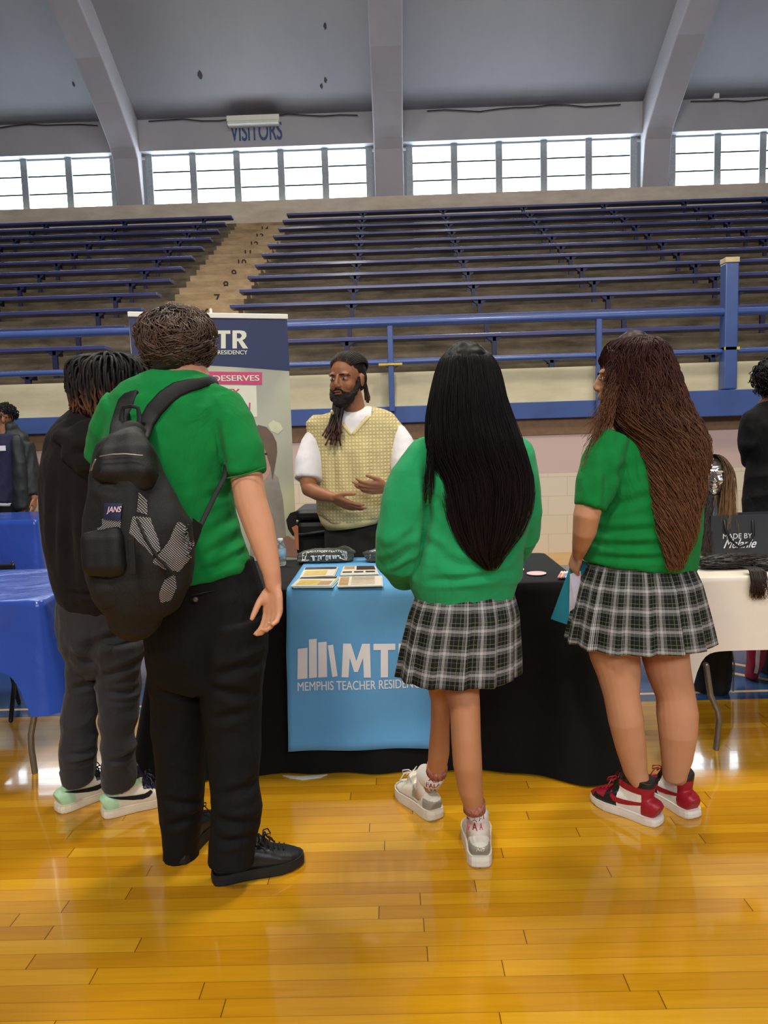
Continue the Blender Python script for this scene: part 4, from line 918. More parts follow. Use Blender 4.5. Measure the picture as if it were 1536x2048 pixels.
leg(b, [(352, 1330, 2.24, 50, .07), (357, 1440, 2.26, 40, .06), (361, 1560, 2.28, 34, .05), (363, 1630, 2.29, 26, .04)], *SB[1])
mbody(b, M_SKL, boy)
s = MB().prof(shirt_rows, seg=26, dome=False)
s.limb([(440, 812, 2.19, 44, .07), (468, 852, 2.17, 44, .068), (484, 900, 2.15, 43, .064), (491, 948, 2.14, 41, .058)], dome=False)
s.limb([(250, 812, 2.2, 44, .07), (222, 860, 2.23, 40, .065), (208, 915, 2.28, 36, .058)], dome=False)
polo = cloth('polo_shirt', s, M_POLO, boy, .006, 4, amp=.0050, s=(9, 9, 3.5), seed=1, folds=[
    (*pl3((455, 960, 2.08), (500, 1100, 2.1)), .012, .006), (*pl3((430, 850, 2.08), (448, 965, 2.08)), .010, .007), (*pl3((400, 1120, 2.08), (505, 1060, 2.1)), .012, .006),
    (*pl3((380, 1150, 2.08), (500, 1105, 2.1)), .010, .006), (*pl3((395, 1080, 2.08), (490, 1020, 2.1)), .012, .005), (*pl3((400, 1000, 2.08), (470, 985, 2.1)), .012, .005), (*pl3((345, 880, 2.08), (352, 1040, 2.08)), .02, .004), (*pl3((395, 1145, 2.08), (480, 1130, 2.1)), .008, .004)])
cb = MB(); cpts = [P(362+44*math.sin(a), 752+6*math.cos(a)-(10 if math.cos(a) > 0 else 0), 2.22-.07*math.cos(a)) for a in [k*2*PI/20 for k in range(20)]]
def collar(name, rows, m, par, th=.004):
    C_ = [(P((r[1]+r[2])/2, r[0], r[3]), (r[2]-r[1])/2*r[3]/FP, r[4]) for r in rows]; N = 40; vs = []
    for c, ra, rb in C_:
        for k in range(N): a = 2*PI*k/N; vs.append((c.x+math.cos(a)*ra, c.y+math.sin(a)*rb, c.z+.008*math.sin(a)))
    mb = MB().add(vs, [(j*N+k, (j+1)*N+k, (j+1)*N+(k+1) % N, j*N+(k+1) % N) for j in range(len(rows)-1) for k in range(N)])
    return obj(name, applied(mb.mesh(), [('SOLIDIFY', dict(thickness=th, offset=0)), ('SUBSURF', dict(levels=1))]), m, par)
collar('collar', [(763, 297, 427, 2.21, .098), (752, 310, 414, 2.21, .084), (739, 321, 405, 2.22, .072), (741, 325, 401, 2.22, .066)], M_POLO, boy)
MB().tube([P(450+80*i/12, 957-22*i/12+3*math.sin(PI*i/12), 2.085+.004*i*0) for i in range(13)], .0022, seg=6).build('sleeve_hem', M_POLO, boy, True)
t_ = MB().prof([(1142, 256, 512, 2.22, .125), (1165, 262, 518, 2.22, .130), (1200, 280, 530, 2.22, .14), (1250, 286, 538, 2.22, .145), (1300, 290, 538, 2.21, .135), (1345, 297, 529, 2.21, .12), (1370, 330, 500, 2.21, .10)], seg=26, dome=False)
t_.limb([(452, 1240, 2.2, 76, .12), (460, 1310, 2.2, 72, .115), (462, 1380, 2.19, 63, .095), (467, 1469, 2.18, 56, .082), (469, 1560, 2.17, 52, .076), (474, 1612, 2.16, 54, .076), (468, 1660, 2.15, 50, .074), (464, 1712, 2.14, 48, .074), (463, 1728, 2.135, 47, .074)], dome=False, seg=22)
t_.limb([(366, 1240, 2.22, 68, .12), (358, 1315, 2.23, 66, .115), (356, 1380, 2.25, 56, .092), (357, 1469, 2.26, 54, .082), (361, 1560, 2.28, 49, .076), (362, 1651, 2.29, 43, .070), (363, 1700, 2.3, 36, .066), (363, 1712, 2.3, 36, .066)], dome=False, seg=22)
cloth('trousers', t_, M_BLKP, boy, .006, 3, amp=.004, s=(7, 7, 5), seed=4, folds=[
    (*pl3((425, 1345, 2.1), (530, 1330, 2.1)), .014, .008), (*pl3((415, 1370, 2.1), (515, 1400, 2.1)), .013, .008), (*pl3((415, 1440, 2.1), (500, 1425, 2.1)), .012, .006), (*pl3((420, 1640, 2.08), (515, 1655, 2.08)), .012, .008),
    (*pl3((420, 1600, 2.08), (520, 1580, 2.08)), .013, .006), (*pl3((425, 1690, 2.06), (505, 1685, 2.06)), .01, .007), (*pl3((320, 1600, 2.2), (400, 1620, 2.2)), .012, .007), (*pl3((320, 1660, 2.2), (400, 1640, 2.2)), .012, .007), (*pl3((405, 1270, 2.08), (408, 1380, 2.1)), .02, .012), (*pl3((310, 1380, 2.15), (400, 1400, 2.15)), .013, .007)])
MB().ell(P(391, 1199, 2.065), (.0075, .004, .0075), None, 14, 8).build('pocket_button', mat('grey_button', (96, 92, 88), .4), boy, True)
MB().tube([P(385+6*i, 1190-1.2*i, 2.068+.0005*i*i) for i in range(14)], .0016, seg=6).build('pocket_seam', M_BLKLEA, boy, True)
for hl, te in SB:
    shoe(boy, hl, te, .285, [M_BLKLEA, M_BLKRUB], lambda x, y, z: 0, laces=M_LACEB, sole_m=M_BLKRUB, wd=1.02, sole_h=.034)
# hair: short curls
MH_BOY = hair_mat('dark_brown_curls', (44, 32, 28), (112, 88, 76), .15, .45, .4)
rr = random.Random(3); hb = MB(); hc = P(352, 672, 2.24); R_ = Vector((.114, .125, .089))
hb.ell(hc, (R_.x*.93, R_.y*.93, R_.z*.95)); hb.ell(P(352, 708, 2.225), (.098, .10, .055)); hb.ell(P(345, 733, 2.2), (.05, .06, .028))
me = fuse(hb, .008, 3); co = getco(me); no = getno(me); setco(me, co+no*np.array([.012*noise.noise(Vector(c)*28) for c in co])[:, None]); obj('hair_mass', me, MH_BOY, boy)
paths = []; crown = Vector((-.25, -.35, .9)).normalized()
for i in range(3000):
    th = math.acos(rr.uniform(-.82, 1)); ph = rr.uniform(0, 2*PI); d = Vector((math.sin(th)*math.cos(ph), math.sin(th)*math.sin(ph), math.cos(th)))
    if d.y > .6: continue
    nv = noise.noise_vector(Vector(d)*3.2); L_ = rr.uniform(.05, .095); n_ = 12; pts = []; q = d.copy(); lift = 0; ph2 = 6*nv.z+rr.uniform(-.4, .4); cl = rr.uniform(.96, 1.05)+.05*nv.x
    for k in range(n_):
        u = k/(n_-1); pts.append(hc+Vector((q.x*R_.x, q.y*R_.y, q.z*R_.z))*(.90+.14*math.sin(u*PI*.62))*cl+Vector((0, 0, -.036*max(0, -d.z))))
        away = (q-crown*q.dot(crown)); away = away.normalized() if away.length > .05 else Vector((1, 0, 0)); sd = q.cross(away)
        dr = (away*.9+Vector((0, 0, -.35))+sd*(1.1*math.sin(u*7+ph2)+1.3*nv.x)+nv*.9); dr = dr-q*dr.dot(q)
        if dr.length > 1e-3: q = (q+dr.normalized()*(L_/n_/.105)).normalized()
    paths.append(pts)
strands('hair', paths, .0021, MH_BOY, boy, taper=.3)
# ------------------------------------------------------------------ backpack on the tall boy
def mesh_fabric():
    m, nt, b = new_mat('black_mesh_over_contents'); L = nt.links; tc = nd(nt, 'ShaderNodeTexCoord')
    v = nd(nt, 'ShaderNodeTexNoise'); v.inputs['Scale'].default_value = 9; v.inputs['Detail'].default_value = 2; L.new(tc.outputs['Object'], v.inputs[0])
    ck = nd(nt, 'ShaderNodeTexVoronoi'); ck.inputs['Scale'].default_value = 190; L.new(tc.outputs['Object'], ck.inputs[0])
    r = nd(nt, 'ShaderNodeValToRGB'); e = r.color_ramp.elements; e[0].position = .25; e[0].color = lin((16, 16, 18)); e[1].position = .45; e[1].color = lin((5, 5, 6)); L.new(ck.outputs[0], r.inputs[0]); L.new(r.outputs[0], b.inputs['Base Color'])
    b.inputs['Roughness'].default_value = .8; return m
def mesh_white():
    m, nt, b = new_mat('mesh_over_white_cloth'); L = nt.links; tc = nd(nt, 'ShaderNodeTexCoord')
    mp = nd(nt, 'ShaderNodeMapping'); mp.inputs['Rotation'].default_value = (0, .6, 0); L.new(tc.outputs['Object'], mp.inputs[0])
    br = nd(nt, 'ShaderNodeTexChecker'); sp = nd(nt, 'ShaderNodeSeparateXYZ'); L.new(mp.outputs[0], sp.inputs[0]); out = []
    for a in (0, 2):
        mm = nd(nt, 'ShaderNodeMath', operation='MULTIPLY'); mm.inputs[1].default_value = 230; L.new(sp.outputs[a], mm.inputs[0]); f = nd(nt, 'ShaderNodeMath', operation='FRACT'); L.new(mm.outputs[0], f.inputs[0])
        g = nd(nt, 'ShaderNodeMath', operation='GREATER_THAN'); g.inputs[1].default_value = .42; L.new(f.outputs[0], g.inputs[0]); out.append(g.outputs[0])
    mn = nd(nt, 'ShaderNodeMath', operation='MINIMUM'); L.new(out[0], mn.inputs[0]); L.new(out[1], mn.inputs[1])
    mx = nd(nt, 'ShaderNodeMix', data_type='RGBA'); L.new(mn.outputs[0], mx.inputs[0]); mx.inputs[6].default_value = lin((14, 14, 15)); mx.inputs[7].default_value = lin((176, 170, 170)); L.new(mx.outputs[2], b.inputs['Base Color']); b.inputs['Roughness'].default_value = .8; return m
M_MESH = mesh_fabric(); M_MESHW = mesh_white(); M_NYL = mat('black_nylon', (10, 10, 12), .6, .2, 12, bump=.4, bscale=500)
bp = thing('backpack', P(275, 1225, 1.98), 'black mesh backpack slung over the back of the green polo', 'backpack')
k = MB().prof([(868, 244, 292, 2.01, .045), (900, 196, 312, 1.99, .07), (950, 182, 328, 1.98, .095), (1010, 172, 352, 1.97, .105), (1060, 166, 384, 1.965, .11), (1110, 168, 388, 1.96, .115), (1160, 176, 382, 1.96, .115), (1200, 190, 358, 1.965, .105), (1222, 215, 330, 1.97, .085)], seg=30)
pack = cloth('main_body', k, M_MESH, bp, .006, 4, amp=.005, s=(9, 9, 7), seed=8, folds=[(*pl3((300, 900, 1.9), (300, 1100, 1.86)), .02, .01), (*pl3((320, 1060, 1.86), (350, 1200, 1.86)), .015, .008), (*pl3((190, 960, 1.9), (240, 975, 1.88)), .012, .008)])
bvp = bvh_of(pack)
def pd(name, polys, m, off=.002, par=None, sub=.012): return decal(name, [poly_px(q, 1.88) for q in polys], m, par or bp, bvp, (0, 1, 0), off, sub)
pd('mesh_panel', [[(277, 985), (290, 1000), (294, 1030), (278, 1022)], [(272, 1030), (300, 1036), (318, 1075), (324, 1100), (312, 1108), (290, 1085), (268, 1062)], [(350, 1046), (362, 1050), (376, 1088), (374, 1120), (352, 1148), (330, 1138), (312, 1120), (338, 1080)], [(330, 1160), (345, 1150), (348, 1180), (338, 1204), (322, 1206), (320, 1190)], [(208, 1036), (250, 1038), (248, 1062), (236, 1070), (192, 1068), (196, 1056), (208, 1050)]], M_MESHW, .0015)
cp = MB().prof([(1066, 172, 252, 1.875, .035), (1075, 169, 256, 1.87, .045), (1130, 170, 262, 1.865, .045), (1140, 176, 260, 1.87, .038)], seg=24, dome=False, pw=3.6)
cloth('front_pocket', cp, M_NYL, bp, .005, 3, amp=.003, seed=3)
cp = MB().prof([(1144, 186, 262, 1.885, .03), (1175, 188, 270, 1.88, .036), (1206, 204, 270, 1.885, .03)], seg=24, dome=False, pw=3.2)
cloth('lower_pocket', cp, M_MESH, bp, .006, 3, amp=.003, seed=5)
cp = MB().prof([(872, 226, 286, 1.99, .03), (892, 206, 300, 1.96, .045), (912, 194, 308, 1.94, .05), (950, 186, 316, 1.92, .05), (956, 190, 312, 1.925, .045)], seg=24, dome=False, pw=2.8)
cloth('top_flap', cp, M_NYL, bp, .006, 3, amp=.004, seed=6)
lb = pd('brand_patch', [[(214, 1004), (251, 1005), (250, 1038), (213, 1036)]], mat('navy_patch', (24, 30, 66), .6), .006)
a_, b_2 = P(219, 1020, 1.84), P(252, 1020, 1.84)
place_text('patch_words', 'JANS', 1, P(230, 1020, 1.86), mat('pinkish_white_print', (224, 190, 196), .6), lb, fit=((b_2-a_).length*.95, .019), shear=.3, bold=.02, bvh=bvh_of(lb), d=(0, 1, 0), off=.0015)
bvs = bvh_of(polo)
def strap(name, rows, m, par, th=.004): return MB().limb([(x, y, Y if Y else on_srf(x, y, bvs, .006, 2.2).y, w, th) for x, y, Y, w in rows], seg=12, pw=3.5).build(name, m, par, True)
strap('shoulder_strap', [(232, 895, 1.99, 17), (238, 850, 2.03, 18), (244, 828, None, 17), (252, 806, None, 17), (262, 788, None, 16), (268, 779, 2.20, 14), (268, 786, 2.30, 14)], M_NYL, bp, .008)
strap('shoulder_strap', [(283, 880, 1.99, 16), (292, 848, None, 17), (308, 820, None, 17), (330, 796, None, 17), (354, 779, None, 16), (378, 771, None, 13), (398, 767, None, 11), (410, 764, None, 10), (421, 762, None, 9), (429, 761, 2.25, 8), (433, 772, 2.32, 8)], M_NYL, bp, .008)
strap('side_strap', [(398, 1058, 2.02, 5), (415, 1022, 2.05, 5), (434, 982, 2.065, 5), (449, 955, 2.08, 5), (452, 930, 2.12, 5)], M_NYL, bp, .002)
pl_ = MB().prism([P(x, y, Y) for x, y, Y in ((385, 1036, 1.98), (404, 1050, 2.02), (402, 1064, 2.02), (384, 1110, 1.98))], (0, 1, 0), .004).build('strap_wing', M_NYL, bp)
strap('grab_handle', [(246, 862, 2.03, 5), (243, 835, 2.04, 5), (246, 815, 2.04, 4), (262, 812, 2.03, 4), (276, 816, 2.03, 4), (279, 835, 2.03, 5), (277, 862, 2.02, 5)], M_NYL, bp, .003)
MB().tube([P(x, y, 1.865) for x, y in ((200, 913), (225, 909), (250, 908), (285, 911))], .002, seg=6).build('zip', M_LEG, bp, True)
MB().tube([P(x, y, 1.86) for x, y in ((191, 920), (186, 930), (183, 940))], [.003, .002, .003], seg=6).build('zip_puller', M_LEG, bp, True)
MB().tube([P(x, y, Y) for x, y, Y in ((275, 1040, 1.855), (290, 1075, 1.845), (315, 1115, 1.845), (350, 1150, 1.86))], .004, seg=6).build('zip_band', M_NYL, bp, True)
MB().prism([P(x, y, 1.81) for x, y in ((254, 1078), (268, 1074), (272, 1150), (258, 1150))], (0, 1, 0), .01).build('compression_strap', M_NYL, bp, False, .003)
# ------------------------------------------------------------------ boy in black hoodie
hd = person(F(205, 1610), 'person with dreadlocks in black hoodie and grey trousers facing away at left')
hrow = [(838, 178, 262, 2.6, .06), (850, 140, 280, 2.6, .095), (878, 104, 296, 2.6, .12), (930, 86, 300, 2.6, .135), (1000, 82, 300, 2.6, .14), (1080, 88, 300, 2.6, .145), (1150, 104, 300, 2.6, .15), (1185, 118, 298, 2.6, .142), (1206, 128, 294, 2.6, .132)]
b = MB(); b.prof(spine(hrow[1:], .85), seg=18)
b.limb([(222, 850, 2.6, 24, .045), (224, 815, 2.61, 26, .05), (224, 790, 2.62, 26, .05)])
HH = head(b, P(226, 775, 2.64), yaw=-.4, pitch=-.12)
for ps in ([(115, 890, 2.6, 20, .035), (108, 980, 2.58, 20, .036), (118, 1070, 2.60, 18, .033), (136, 1120, 2.66, 14, .026)], [(280, 890, 2.6, 20, .035), (285, 980, 2.6, 20, .036), (280, 1070, 2.60, 18, .033), (268, 1120, 2.66, 14, .026)]):
    b.limb(ps); e_ = P(*ps[-1][:3]); hand(b, e_, (0, .35, -.9), (1 if ps[0][0] < 200 else -1, 0, 0), (0, 1, .3), s=.88)
b.prof([(1190, 150, 285, 2.6, .11), (1250, 150, 278, 2.6, .10)], seg=16)
SH = [(F(205, 1633), F(318, 1602)), (F(115, 1625), F(205, 1588))]
leg(b, [(172, 1290, 2.6, 28, .06), (165, 1380, 2.6, 24, .05), (160, 1470, 2.6, 20, .044), (158, 1530, 2.6, 15, .034)], *SH[1])
leg(b, [(238, 1290, 2.58, 32, .06), (238, 1380, 2.57, 26, .05), (238, 1470, 2.57, 20, .044), (240, 1530, 2.57, 15, .034)], *SH[0])
mbody(b, M_SKDD, hd, voxel=.006)
s = MB().prof(hrow, seg=26)
s.limb([(122, 885, 2.6, 30, .075), (110, 960, 2.585, 29, .072), (112, 1040, 2.59, 27, .068), (122, 1090, 2.62, 25, .06), (134, 1130, 2.66, 22, .052)], dome=True)
s.limb([(280, 885, 2.6, 28, .07), (284, 960, 2.6, 26, .07), (280, 1050, 2.62, 24, .066), (270, 1125, 2.66, 20, .05)])
cloth('hoodie', s, M_HOOD, hd, .007, 4, amp=.006, s=(9, 9, 2.2), seed=12, folds=[(*pl3((130, 960, 2.46), (150, 1180, 2.46)), .018, .012), (*pl3((110, 930, 2.46), (112, 1120, 2.48)), .015, .01), (*pl3((175, 980, 2.45), (190, 1190, 2.45)), .02, .01), (*pl3((120, 1186, 2.46), (290, 1190, 2.46)), .008, .006)])
s = MB()
s.limb([(150, 850, 2.56, 16, .05), (122, 868, 2.52, 18, .04)])
s.tube([P(x, y, Y) for x, y, Y in ((160, 838, 2.6), (130, 850, 2.55), (124, 872, 2.5), (160, 888, 2.465), (210, 892, 2.455), (255, 884, 2.47), (285, 862, 2.52), (288, 845, 2.58))], [.018, .026, .03, .032, .032, .03, .026, .018], seg=12)
s.prof([(868, 128, 284, 2.50, .055), (900, 122, 290, 2.485, .062), (930, 150, 280, 2.475, .05), (948, 180, 262, 2.475, .03)], seg=22)
cloth('hood', s, M_HOOD, hd, .006, 4, amp=.005, s=(8, 8, 14), seed=21, folds=[(*pl3((135, 905, 2.42), (280, 915, 2.42)), .012, .010), (*pl3((150, 925, 2.42), (250, 935, 2.42)), .010, .006)])
s = MB().limb([(190, 842, 2.53, 10, .02), (222, 838, 2.52, 12, .02), (262, 842, 2.53, 10, .02)], seg=12, hint=(0, 0, 1)); s.build('polo_collar', M_POLO, hd, True)
s = MB().prof([(1190, 120, 292, 2.6, .125), (1215, 117, 292, 2.6, .13), (1255, 116, 288, 2.6, .13), (1290, 128, 285, 2.6, .125)], seg=24)
s.limb([(168, 1280, 2.6, 44, .11), (170, 1322, 2.6, 32, .09), (169, 1381, 2.6, 34, .08), (159, 1439, 2.6, 33, .075), (156, 1498, 2.6, 34, .072), (157, 1530, 2.61, 31, .068), (156, 1556, 2.62, 29, .062)], dome=False, seg=20)
s.limb([(240, 1280, 2.58, 50, .11), (238, 1351, 2.58, 43, .09), (238, 1410, 2.57, 37, .08), (236, 1469, 2.57, 33, .075), (239, 1513, 2.58, 30, .070), (238, 1550, 2.59, 33, .066), (238, 1566, 2.60, 32, .064)], dome=False, seg=20)
cloth('trousers', s, M_GRYP, hd, .006, 3, amp=.008, s=(7, 7, 11), seed=6, folds=[(*pl3((200, 1355, 2.48), (270, 1330, 2.48)), .011, .010), (*pl3((205, 1385, 2.48), (272, 1395, 2.48)), .010, .009), (*pl3((205, 1400, 2.48), (270, 1412, 2.48)), .009, .006), (*pl3((190, 1290, 2.48), (285, 1245, 2.48)), .013, .010), (*pl3((145, 1300, 2.5), (195, 1330, 2.5)), .012, .010), (*pl3((140, 1380, 2.5), (195, 1365, 2.5)), .011, .009),
    (*pl3((130, 1515, 2.5), (188, 1520, 2.5)), .009, .009), (*pl3((130, 1532, 2.5), (188, 1538, 2.5)), .008, .007), (*pl3((210, 1530, 2.48), (268, 1525, 2.48)), .009, .009), (*pl3((188, 1270, 2.47), (182, 1330, 2.5)), .02, .014)])
M_MINT = mat('mint_leather', (170, 206, 166), .45, .05); M_CRM = mat('cream_leather', (214, 204, 188), .45, .04); M_NAVYL = mat('navy_leather', (22, 26, 48), .45); M_SOLEC = mat('cream_sole', (214, 200, 178), .6, .04)
def r_mint(x, y, z):
    if z > .118: return 2
    if x < .20: return 0
    if x > .80: return 2 if z < .04 or x > .9 else 1
    if x > .52 and z > .058+.0*x and abs(y) < .034: return 2
    if .22 < x < .5 and z > .095: return 0
    return 1
for hl, te in SH:
    _, M1, bv1 = shoe(hd, hl, te, .275, [M_MINT, M_CRM, M_NAVYL], r_mint, high=True, laces=M_NAVYL, swoosh=M_LACEB, side=(-1,), sole_m=M_SOLEC, sole_h=.028)
# dreads
MH_DR = hair_mat('black_dreads_brown_tips', (22, 17, 19), (112, 72, 52), .72, .65, .35, .3); rr = random.Random(8); paths = []
hc = P(222, 765, 2.62)
me = fuse(MB().ell(hc, (.098, .105, .095)).ell(P(224, 790, 2.60), (.088, .09, .06)), .008, 2); obj('hair_mass', me, MH_DR, hd)
for i in range(230):
    th = math.acos(rr.uniform(.02, 1)); ph = rr.uniform(PI*.82, 2*PI+.18*PI); d = Vector((math.sin(th)*math.cos(ph), math.sin(th)*math.sin(ph), math.cos(th)))
    p = hc+Vector((d.x*.098, d.y*.10, d.z*.098)); o_ = Vector((d.x, d.y, 0)).normalized() if abs(d.x)+abs(d.y) > .05 else Vector((rr.uniform(-1, 1), -1, 0)).normalized()
    rr_ = rr.uniform(.115, .138); zend = P(222, rr.uniform(775, 836), 2.6).z; q = hc+Vector((o_.x*rr_, o_.y*rr_*1.0, 0)); pts = [p]
    n_ = 11
    for k_ in range(1, n_+1):
        u = k_/n_; s2 = min(1, u*1.9); xy = Vector((p.x, p.y, 0)).lerp(Vector((q.x, q.y, 0)), math.sin(s2*PI/2)); z = p.z+(zend-p.z)*u**1.5+.018*math.sin(u*PI)*(1-u)
        xy += o_*.012*math.sin(u*PI)+Vector((noise.noise(Vector((i, u*2.5, 0))), noise.noise(Vector((i, u*2.5, 7))), 0))*.012*u
        pts.append(Vector((xy.x+.01*(u**3)*rr.uniform(-1, 1), xy.y, z)))
    paths.append(pts)
strands('hair', paths, lambda t: .0056*(1-.35*t)*(1+.12*math.sin(t*40)), MH_DR, hd, sides=6)
# ------------------------------------------------------------------ girl in green sweatshirt
g1 = person(F(940, 1690), 'person with very long straight black hair, green sweatshirt and plaid skirt, facing the table')
srow = [(866, 888, 1010, 2.32, .055), (888, 848, 1050, 2.32, .09), (915, 826, 1064, 2.32, .108), (960, 826, 1062, 2.32, .12), (1020, 836, 1058, 2.33, .125), (1080, 832, 1050, 2.33, .127), (1125, 818, 1046, 2.33, .132), (1150, 814, 1042, 2.33, .132), (1167, 822, 1036, 2.33, .125)]
b = MB(); b.prof(spine(srow[1:], .84), seg=18); b.limb([(940, 885, 2.33, 22, .042), (938, 840, 2.34, 25, .048), (936, 800, 2.35, 25, .05)])
HG = head(b, P(936, 780, 2.36), yaw=.1, pitch=-.15, s=.96)
for ps, sg in (([(838, 915, 2.32, 22, .036), (812, 980, 2.29, 24, .038), (797, 1070, 2.27, 22, .036), (800, 1120, 2.33, 19, .032), (830, 1135, 2.48, 15, .026), (860, 1130, 2.56, 12, .022)], 1), ([(1040, 915, 2.33, 22, .036), (1048, 980, 2.35, 22, .036), (1050, 1050, 2.37, 20, .034), (1038, 1090, 2.45, 16, .028), (1010, 1100, 2.56, 12, .022)], -1)):
    b.limb(ps); hand(b, P(*ps[-1][:3]), (sg*.6, .8, .1), (sg*.5, -.3, .3), (0, .3, 1), s=.88)
b.prof([(1160, 840, 1020, 2.33, .105), (1215, 838, 1020, 2.33, .11), (1245, 860, 1000, 2.33, .085)], seg=16)
SG = [(F(961, 1736), F(948, 1640)), (F(874, 1640), F(800, 1580))]
leg(b, [(872, 1300, 2.37, 40, .08), (878, 1350, 2.39, 30, .066), (881, 1401, 2.40, 20, .052), (880, 1452, 2.42, 20, .05), (878, 1502, 2.45, 22, .05), (874, 1532, 2.48, 20, .044), (867, 1562, 2.505, 16, .034)], *SG[1], r=.019)
leg(b, [(925, 1290, 2.32, 46, .085), (923, 1345, 2.29, 40, .078), (925, 1385, 2.27, 35, .066), (930, 1418, 2.25, 31.5, .058), (932, 1477, 2.23, 31, .060), (935, 1527, 2.22, 30.5, .056), (941, 1578, 2.225, 26, .046), (948, 1613, 2.24, 21, .036)], *SG[0], r=.019)
mbody(b, M_SKT, g1)
s = MB().prof(srow, seg=26)
s.limb([(846, 912, 2.32, 34, .068), (822, 955, 2.30, 40, .07), (806, 1010, 2.28, 44, .07), (796, 1070, 2.27, 45, .068), (797, 1118, 2.31, 44, .064), (812, 1145, 2.42, 36, .056), (840, 1150, 2.53, 26, .044)], seg=20)
s.limb([(1036, 910, 2.33, 34, .068), (1045, 960, 2.34, 33, .07), (1047, 1020, 2.36, 34, .068), (1044, 1068, 2.39, 34, .062), (1032, 1096, 2.47, 28, .052), (1012, 1105, 2.56, 22, .044)], seg=20)
cloth('sweatshirt', s, M_SWEAT, g1, .006, 4, amp=.0065, s=(8, 8, 5), seed=31, folds=[(*pl3((852, 950, 2.2), (856, 1045, 2.22)), .012, .012), (*pl3((856, 1045, 2.22), (835, 1150, 2.22)), .011, .012), (*pl3((770, 1130, 2.24), (830, 1085, 2.22)), .012, .008), (*pl3((775, 1100, 2.24), (835, 1060, 2.22)), .011, .006), (*pl3((850, 1165, 2.2), (1030, 1145, 2.2)), .009, .008), (*pl3((850, 1110, 2.2), (960, 1140, 2.2)), .013, .006), (*pl3((1000, 1130, 2.2), (1040, 1060, 2.24)), .013, .008), (*pl3((845, 1085, 2.2), (900, 1110, 2.2)), .012, .007), (*pl3((782, 1155, 2.26), (830, 1120, 2.22)), .01, .007), (*pl3((855, 930, 2.2), (885, 1030, 2.2)), .012, .006)])
M_PLAID = plaid_mat('green_white_plaid')
skirt(g1, [(1172, 835, 1025, 2.33, .106), (1225, 816, 1038, 2.33, .14), (1285, 802, 1040, 2.33, .155), (1345, 790, 1041, 2.33, .17)], M_PLAID, pleats=13, amp=.022, seed=2, phase=.3)
M_SOCK = mat('white_sock_knit', (216, 206, 200), .9, .04, 30, bump=.5, bscale=400); M_CUFF = mat('red_white_sock_cuff', (160, 100, 84), .9, .5, 160)
M_RED = mat('red_print', (156, 34, 48), .8); M_GRN = mat('green_print', (70, 120, 100), .8)
def sock(par, rows, cuff, words):
    o = MB().limb(rows, seg=22, dome=False).build('sock', M_SOCK, par, True); MB().limb(cuff, seg=22, dome=False).build('sock_cuff', M_CUFF, par, True)
    bv = bvh_of(o)
    for wd, x0, x1, y0, y1, m_ in words:
        Y = rows[0][2]-.02; a, b_ = P(x0, y0, Y), P(x1, y1, Y)
        place_text('sock_letters', wd, 1, (a+b_)/2, m_, o, fit=(b_.x-a.x, a.z-b_.z), bold=.02, bvh=bv, d=(0, 1, 0), off=.001)
def ank(hl, te, z, a=.072):
    d = te-hl; d.z = 0; d.normalize(); q = hl+d*a; q.z = z; x, y = proj(q); return x, y, q.y
a1, a2, a3 = ank(*SG[0], .14), ank(*SG[0], .10), ank(*SG[0], .06)
sock(g1, [(949, 1616, 2.24, 22.5, .040), (a1[0], a1[1], a1[2], 22, .038), (a2[0], a2[1], a2[2], 23, .039), (a3[0], a3[1], a3[2], 25, .042)], [(948, 1603, 2.238, 23.5, .041), (949, 1620, 2.24, 23.5, .0415)],
     [('A', 944, 954, 1629, 1643, M_RED), ('F', 957, 963, 1628, 1641, M_GRN), ('L', 934, 940, 1630, 1642, M_PINK), ('A', 965, 969, 1627, 1640, M_RED), ('A', 945, 955, 1649, 1663, M_RED), ('L', 935, 941, 1650, 1662, M_PINK), ('A', 959, 966, 1648, 1661, M_PINK)])
a1, a2, a3 = ank(*SG[1], .14), ank(*SG[1], .10), ank(*SG[1], .06)
sock(g1, [(873, 1542, 2.488, 21.5, .045), (867, 1562, 2.505, 19, .040), (a1[0], a1[1], a1[2], 20, .038), (a2[0], a2[1], a2[2], 20, .038), (a3[0], a3[1], a3[2], 22, .042)], [(874.5, 1531, 2.48, 21.8, .046), (872.5, 1545, 2.488, 21.8, .0455)],
     [('ALA', 856, 886, 1550, 1560, M_RED), ('FALA', 852, 882, 1565, 1575, M_RED), ('AFA', 850, 874, 1580, 1589, M_GRN)])
M_GS = mat('grey_suede', (146, 142, 134), .7, .08, 30); M_WL = mat('offwhite_leather', (212, 206, 194), .5, .04)
def r_nb(x, y, z):
    if x < .16: return 0 if z < .07 else 1
    if x > .88 or (z < .042 and x > .3): return 0
    if .25 < x < .42: return 0 if z > .05 else 1
    return 1
_, M1, bv1 = shoe(g1, *SG[0], .255, [M_GS, M_WL], r_nb, laces=M_WL, sole_m=M_WL, sole_h=.036, wd=.98)
place_text('heel_letters', 'NB', 1, M1 @ Vector((-.05, 0, .062)), M_WHITE, g1, xd=M1.to_3x3() @ Vector((0, -1, 0)), yd=(0, 0, 1), fit=(.026, .014), bold=.03, shear=.3, bvh=bv1, d=M1.to_3x3() @ Vector((1, 0, 0)), off=.001)
_, M1, bv1 = shoe(g1, *SG[1], .255, [M_GS, M_WL], r_nb, laces=M_WL, sole_m=M_WL, sole_h=.036, wd=.98)
MH_BK = hair_mat('long_black_hair', (13, 10, 12), (34, 24, 23), .6, .52, .5, .16)
